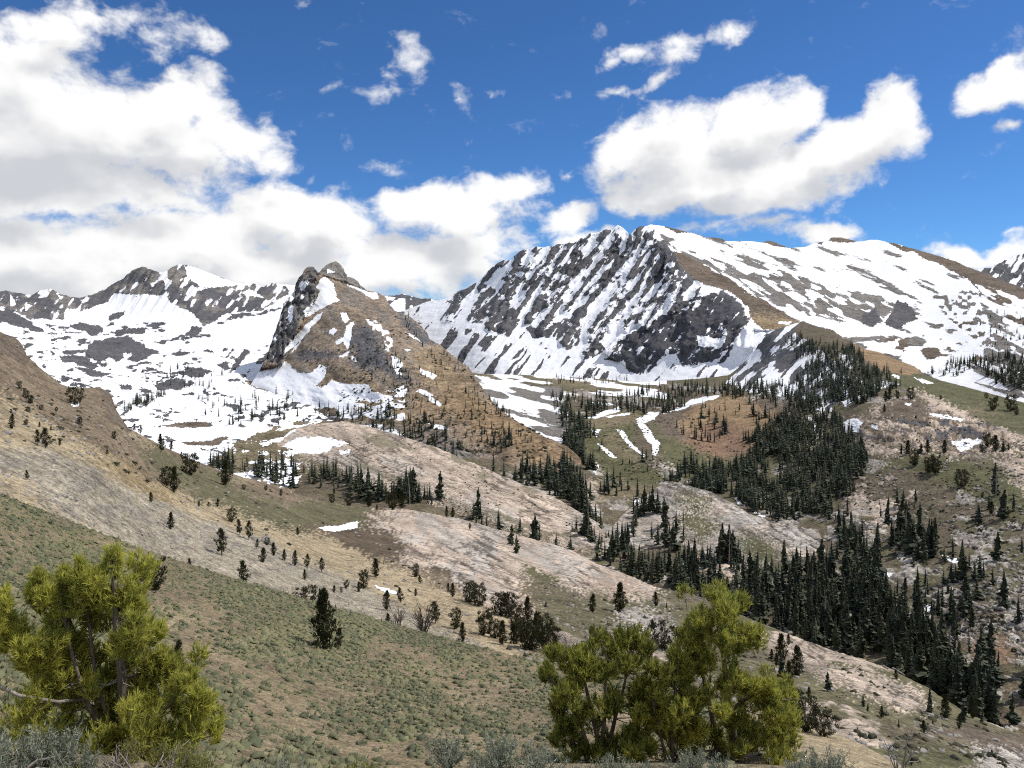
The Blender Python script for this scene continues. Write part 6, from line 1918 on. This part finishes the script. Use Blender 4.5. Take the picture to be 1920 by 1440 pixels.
pb = [(1248, 1282, 18, 16), (1228, 1328, 18, 16), (1276, 1342, 20, 16), (1234, 1362, 18, 14), (1204, 1392, 18, 12), (1256, 1310, 18, 14), (1262, 1258, 16, 14), (1290, 1345, 16, 18), (1270, 1372, 22, 14), (1224, 1296, 16, 12), (1240, 1392, 22, 12),
      (1215, 1345, 14, 12), (1282, 1240, 18, 14), (1295, 1270, 18, 16), (1306, 1300, 16, 12), (1280, 1400, 22, 12)]
sb = [px_stem([(1262, base_v(1262, D3) + 10, 0, 0.12), (1258, 1370, -0.1, 0.09), (1262, 1310, -0.2, 0.06), (1270, 1240, -0.2, 0.015)], D3), px_stem([(1258, base_v(1258, D3) + 6, 0, 0.09), (1235, 1370, -0.3, 0.06), (1220, 1300, -0.4, 0.015)], D3)]
tb = build_pine('pine_tree', sb, px_clusters(pb, D3, 12, 0.6), 1302, 50, 0.30, 12, 0.023, M_FPINE, gaps=1.6, limb_r=0.026)
tag(tb, 'bright yellow green low pine between the rounded pine and the tall pine', 'pine tree')
pc = [(1358, 1138, 26, 14), (1320, 1135, 22, 14), (1340, 1125, 24, 8), (1390, 1148, 22, 16), (1408, 1180, 20, 16), (1312, 1165, 16, 14), (1345, 1165, 26, 16), (1380, 1185, 22, 14), (1294, 1192, 14, 16), (1330, 1200, 24, 16), (1372, 1212, 20, 14), (1302, 1220, 18, 14),
      (1335, 1235, 24, 16), (1290, 1245, 18, 14), (1365, 1245, 18, 14), (1318, 1268, 22, 14), (1400, 1268, 18, 14), (1425, 1288, 20, 16), (1452, 1308, 20, 14), (1478, 1300, 16, 14), (1408, 1310, 24, 18), (1440, 1335, 22, 16), (1420, 1362, 24, 18), (1466, 1388, 20, 14),
      (1395, 1340, 20, 16), (1437, 1395, 24, 14), (1408, 1400, 22, 14), (1462, 1345, 18, 14), (1490, 1318, 10, 10), (1300, 1320, 16, 16), (1312, 1400, 20, 12), (1350, 1290, 18, 14), (1480, 1365, 12, 12), (1386, 1288, 20, 14), (1378, 1380, 16, 14), (1350, 1400, 18, 10)]
sc_ = [px_stem([(1380, base_v(1380, D2) + 12, 0, 0.24), (1377, 1400, 0, 0.20), (1370, 1320, 0, 0.17), (1362, 1262, 0, 0.13), (1352, 1190, 0, 0.08), (1350, 1125, 0, 0.02)], D2),
       px_stem([(1352, base_v(1352, D2) + 12, 0.3, 0.17), (1345, 1378, 0.3, 0.15), (1330, 1310, 0.3, 0.10), (1310, 1240, 0.3, 0.06), (1298, 1190, 0.3, 0.02)], D2),
       px_stem([(1372, 1330, 0, 0.10), (1410, 1295, -0.3, 0.07), (1460, 1305, -0.5, 0.035), (1488, 1300, -0.5, 0.012)], D2), px_stem([(1377, 1405, 0, 0.10), (1420, 1380, -0.4, 0.07), (1470, 1392, -0.6, 0.015)], D2)]
tcl = build_pine('pine_tree', sc_, px_clusters(pc, D2, 13, 0.85), 1303, 50, 0.30, 12, 0.023, M_FPINE, gaps=1.6, limb_r=0.03)
tag(tcl, 'tall golden topped pine with two dark trunks, rightmost of the three pines standing together', 'pine tree')


# ---- rocks
def rock_mesh(seed, n=16):
    import bmesh
    r = np.random.default_rng(seed)
    bm = bmesh.new()
    for k in range(n):
        d = r.normal(0, 1, 3)
        d /= np.linalg.norm(d)
        bm.verts.new(d * r.uniform(0.75, 1.0) * np.array([1.0, 0.75, 0.6]))
    res = bmesh.ops.convex_hull(bm, input=bm.verts)
    bmesh.ops.delete(bm, geom=[g for g in res['geom_interior'] if isinstance(g, bmesh.types.BMVert)], context='VERTS')
    bmesh.ops.triangulate(bm, faces=bm.faces)
    bm.verts.index_update()
    v = np.array([tuple(x.co) for x in bm.verts])
    f = np.array([[q.index for q in fc.verts] for fc in bm.faces])
    bm.free()
    return v, f


def rock_mat(name, a, b, tint=False):
    m, t, out = new_mat(name)
    L = t.links
    nz = nd(t, 'ShaderNodeTexNoise', i_Scale=1.8, i_Detail=8.0, i_Roughness=0.7)
    L.new(nd(t, 'ShaderNodeTexCoord').outputs['Object'], nz.inputs['Vector'])
    d = nd(t, 'ShaderNodeBsdfPrincipled')
    d.inputs['Roughness'].default_value = 0.92
    L.new(mixcol(t, smooth(t, nz.outputs['Fac'], 0.3, 0.7), a, b), d.inputs['Base Color'])
    bp = nd(t, 'ShaderNodeBump', i_Strength=0.7, i_Distance=0.25)
    L.new(nz.outputs['Fac'], bp.inputs['Height'])
    L.new(bp.outputs[0], d.inputs['Normal'])
    L.new(d.outputs[0], out.inputs[0])
    return m


M_ROCK = rock_mat("grey_boulder", (0.15, 0.135, 0.115), (0.40, 0.365, 0.32))
ROCKS = [rock_mesh(1400 + i) for i in range(7)]
rrg = np.random.default_rng(1500)


def boulder(u, v, wp, label, group, tall=0.8):
    g = ground_at('scree_hillside', u, v)
    s = wp * g.y / F * 0.5
    vv, ff = ROCKS[int(rrg.integers(0, 7))]
    o = mesh_np('boulder', vv, ff, M_ROCK, None, False)
    o.location = g + Vector((0, 0, s * 0.12))
    o.rotation_euler = (rrg.uniform(-0.3, 0.3), rrg.uniform(0.1, 0.5), rrg.uniform(0, 6.28))
    o.scale = (s, s, s * tall)
    tag(o, label, 'rock', group)


lb = 'angular grey rock in the outcrop jutting from the tan scree edge'
for (u, v, w) in ((478, 1016, 24), (492, 1018, 34), (505, 1022, 22), (468, 1010, 18), (515, 1030, 14), (486, 1028, 16), (448, 992, 16), (520, 1040, 10), (500, 1006, 14)):
    boulder(u, v, w, lb, lb, 1.1)
lb = 'broken grey rock in the outcrop at the head of the grey scree'
for k in range(16):
    boulder(rrg.uniform(95, 165), rrg.uniform(846, 900), rrg.uniform(6, 15), lb, lb, 0.9)
lb = 'brown ledge rock on the skyline of the upper hillside'
for (u, v, w) in ((52, 668, 18), (44, 655, 16), (30, 650, 14), (205, 742, 16), (214, 765, 18), (228, 790, 18), (240, 806, 20), (196, 733, 12), (60, 682, 14)):
    boulder(u, v, w, lb, lb, 0.6)
m = MB()
for k in range(2700):
    if k < 2000:
        u = rrg.uniform(0, 960)
        lo = np.interp(u, [0, 60, 140, 330, 500, 640, 780, 960], [842, 837, 857, 957, 1012, 1082, 1152, 1235])
        hi = np.interp(u, [p[0] for p in SAGE_TOP], [p[1] for p in SAGE_TOP])
        if hi - lo < 4:
            continue
        v = rrg.uniform(lo, hi + 2)
    else:
        u, v = rrg.uniform(980, 1330), rrg.uniform(1090, 1260)
    g = ground_at('scree_hillside', u, v)
    s = min(0.9, 0.10 + rrg.exponential(0.11)) * (1.0 if k < 2000 else 1.7)
    vv, ff = ROCKS[int(rrg.integers(0, 7))]
    a = rrg.uniform(0, 6.28)
    c, sn = math.cos(a) * s, math.sin(a) * s
    m.add(np.stack([vv[:, 0] * c - vv[:, 1] * sn, vv[:, 0] * sn + vv[:, 1] * c, vv[:, 2] * s], 1) + np.array(g) , ff, 0.5)
st = m.build('scree_stones', M_ROCK)
tag(st, 'loose grey stones strewn over the scree slope', 'stones', kind='stuff')

# ---- fallen trunks
for k, (pn, u1, v1, u2, v2) in enumerate(((V, 1352, 800, 1366, 818), (V, 1358, 799, 1372, 816), (V, 1348, 806, 1360, 822), (H, 1655, 1248, 1664, 1256), (H, 1672, 1249, 1690, 1262), (H, 1680, 1250, 1694, 1266))):
    a, b = ground_at(pn, u1, v1), ground_at(pn, u2, v2)
    m = MB()
    up = Vector((0, 0, 0.25))
    m.tube([a + up, (a + b) / 2 + up * 1.2, b + up], [0.30, 0.25, 0.12], 6)
    o = m.build('fallen_log', M_WOOD, None, True)
    lb = 'pale fallen trunk lying on the red soil knoll' if k < 3 else 'pale fallen trunk at the lower edge of the valley forest'
    tag(o, lb, 'log', lb)

# ---- low dark shrubs and mats, and pale stones, strewn over the slopes
def strew(pname, poly, n, smin, smax, src, keep_noise=None, seed=0, flat=0.7):
    r = np.random.default_rng(seed)
    us, vs = [p[0] for p in poly], [p[1] for p in poly]
    m = MB()
    u = r.uniform(min(us), max(us), n * 3)
    v = r.uniform(min(vs), max(vs), n * 3)
    ok = inpoly(u, v, poly)
    if keep_noise is not None:
        ok &= fbm2(u, v, keep_noise, keep_noise * 0.4, 3, seed) > 0.5
    u, v = u[ok][:n], v[ok][:n]
    p = PATCH[pname]
    for a, b in zip(u, v):
        g = ground_at(pname, a, b)
        s = smin + (smax - smin) * r.random() ** 2.2
        cv, cf = src[int(r.integers(0, len(src)))]
        t = r.uniform(0, 6.28)
        c, sn = math.cos(t) * s, math.sin(t) * s
        m.add(np.stack([cv[:, 0] * c - cv[:, 1] * sn, cv[:, 0] * sn + cv[:, 1] * c, cv[:, 2] * s * flat], 1) + np.array(g), cf, np.clip(r.normal(0.4, 0.25), 0, 1))
    return m


M_MAT = foliage_mat("low_shrub_leaves", (0.022, 0.026, 0.013), (0.080, 0.072, 0.036), 0.08, tint=True)
HP = [(0, 700), (60, 740), (130, 735), (200, 745), (270, 830), (420, 890), (560, 935), (620, 950), (700, 985), (760, 1050), (860, 1100), (960, 1150), (1010, 1090), (1190, 1090), (1300, 1120), (1570, 1230), (1900, 1385), (1920, 1440),
      (1640, 1430), (1300, 1300), (1000, 1240), (700, 1110), (420, 985), (150, 850), (0, 830)]
o = strew('scree_hillside', HP, 2600, 0.5, 2.2, CL, 50, 21).build('low_shrubs', M_MAT)
tag(o, 'tiny dark shrubs dotted over the brown and olive hillside', 'shrubs', kind='stuff')
o = strew('scree_hillside', HP, 2600, 0.25, 1.3, ROCKS, 70, 22, 0.8).build('hillside_stones', M_ROCK)
tag(o, 'pale loose stones strewn over the brown and olive hillside', 'stones', kind='stuff')
VP = [(1580, 830), (1640, 770), (1720, 745), (1860, 790), (1960, 850), (1960, 1250), (1780, 1180), (1640, 1000), (1570, 960)]
o = strew('valley', VP, 2400, 0.6, 2.6, CL, 36, 23).build('low_shrubs', M_MAT)
tag(o, 'tiny dark shrubs dotted over the knoll and rocky slope beyond the forest', 'shrubs', kind='stuff')
o = strew('valley', VP, 1200, 0.5, 2.2, ROCKS, 44, 24, 0.8).build('slope_stones', M_ROCK)
tag(o, 'pale blocks strewn over the knoll and rocky slope beyond the forest', 'stones', kind='stuff')
o = strew('brown_peak', [(560, 660), (680, 600), (740, 590), (880, 700), (1060, 840), (1000, 870), (800, 840), (640, 760), (580, 700)], 1500, 0.8, 4.5, CL, 34, 25, 0.8).build('low_shrubs', M_MAT)
tag(o, 'dark low mats of shrub on the brown peak', 'shrubs', kind='stuff')
o = strew('valley', [(1090, 800), (1200, 770), (1400, 745), (1500, 760), (1400, 860), (1250, 900), (1120, 900)], 900, 0.8, 3.2, CL, 30, 26, 0.8).build('low_shrubs', M_MAT)
tag(o, 'small dark shrubs on the meadow and the red soil knoll', 'shrubs', kind='stuff')
o = strew('granite_slab', [(545, 810), (643, 795), (773, 826), (927, 890), (1060, 950), (1110, 985), (1000, 1010), (860, 955), (700, 915), (560, 870)], 700, 0.5, 2.0, CL, 40, 27, 0.8).build('low_shrubs', M_MAT)
tag(o, 'small dark shrubs in the joints of the long granite slab', 'shrubs', kind='stuff')


# ---- grey snags standing in the valley forest
srg2 = np.random.default_rng(313)
sn = MB()
sn.tube([(0, 0, -0.04), (0.01, 0, 0.35), (0.0, 0.01, 0.7), (0.005, 0, 1.0)], [0.016, 0.013, 0.009, 0.002], 5)
for k in range(26):
    z = srg2.uniform(0.2, 0.93)
    a = srg2.uniform(0, 6.28)
    l = 0.10 * (1.1 - z) + 0.02
    sn.tube([(0, 0, z), (math.cos(a) * l, math.sin(a) * l, z - 0.02 + srg2.normal(0, 0.015))], [0.004, 0.001], 3)
snag = sn.build('dead_conifer', M_WOOD, None, True)
first = True
for k in range(14):
    (_, si, P, h, lab, w) = big[int(srg2.integers(0, 300))]
    o = snag
    if not first:
        o = snag.copy()
        COL.objects.link(o)
    first = False
    h2 = h * srg2.uniform(0.8, 1.15)
    o.location = P + Vector((srg2.uniform(-3, 3), srg2.uniform(-6, -2), 0.0))
    o.rotation_euler = (srg2.normal(0, 0.05), srg2.normal(0, 0.05), srg2.uniform(0, 6.28))
    o.scale = (h2, h2, h2)
    tag(o, 'bare grey dead conifer standing among the dark valley forest', 'dead tree', 'grey snags in the valley forest')
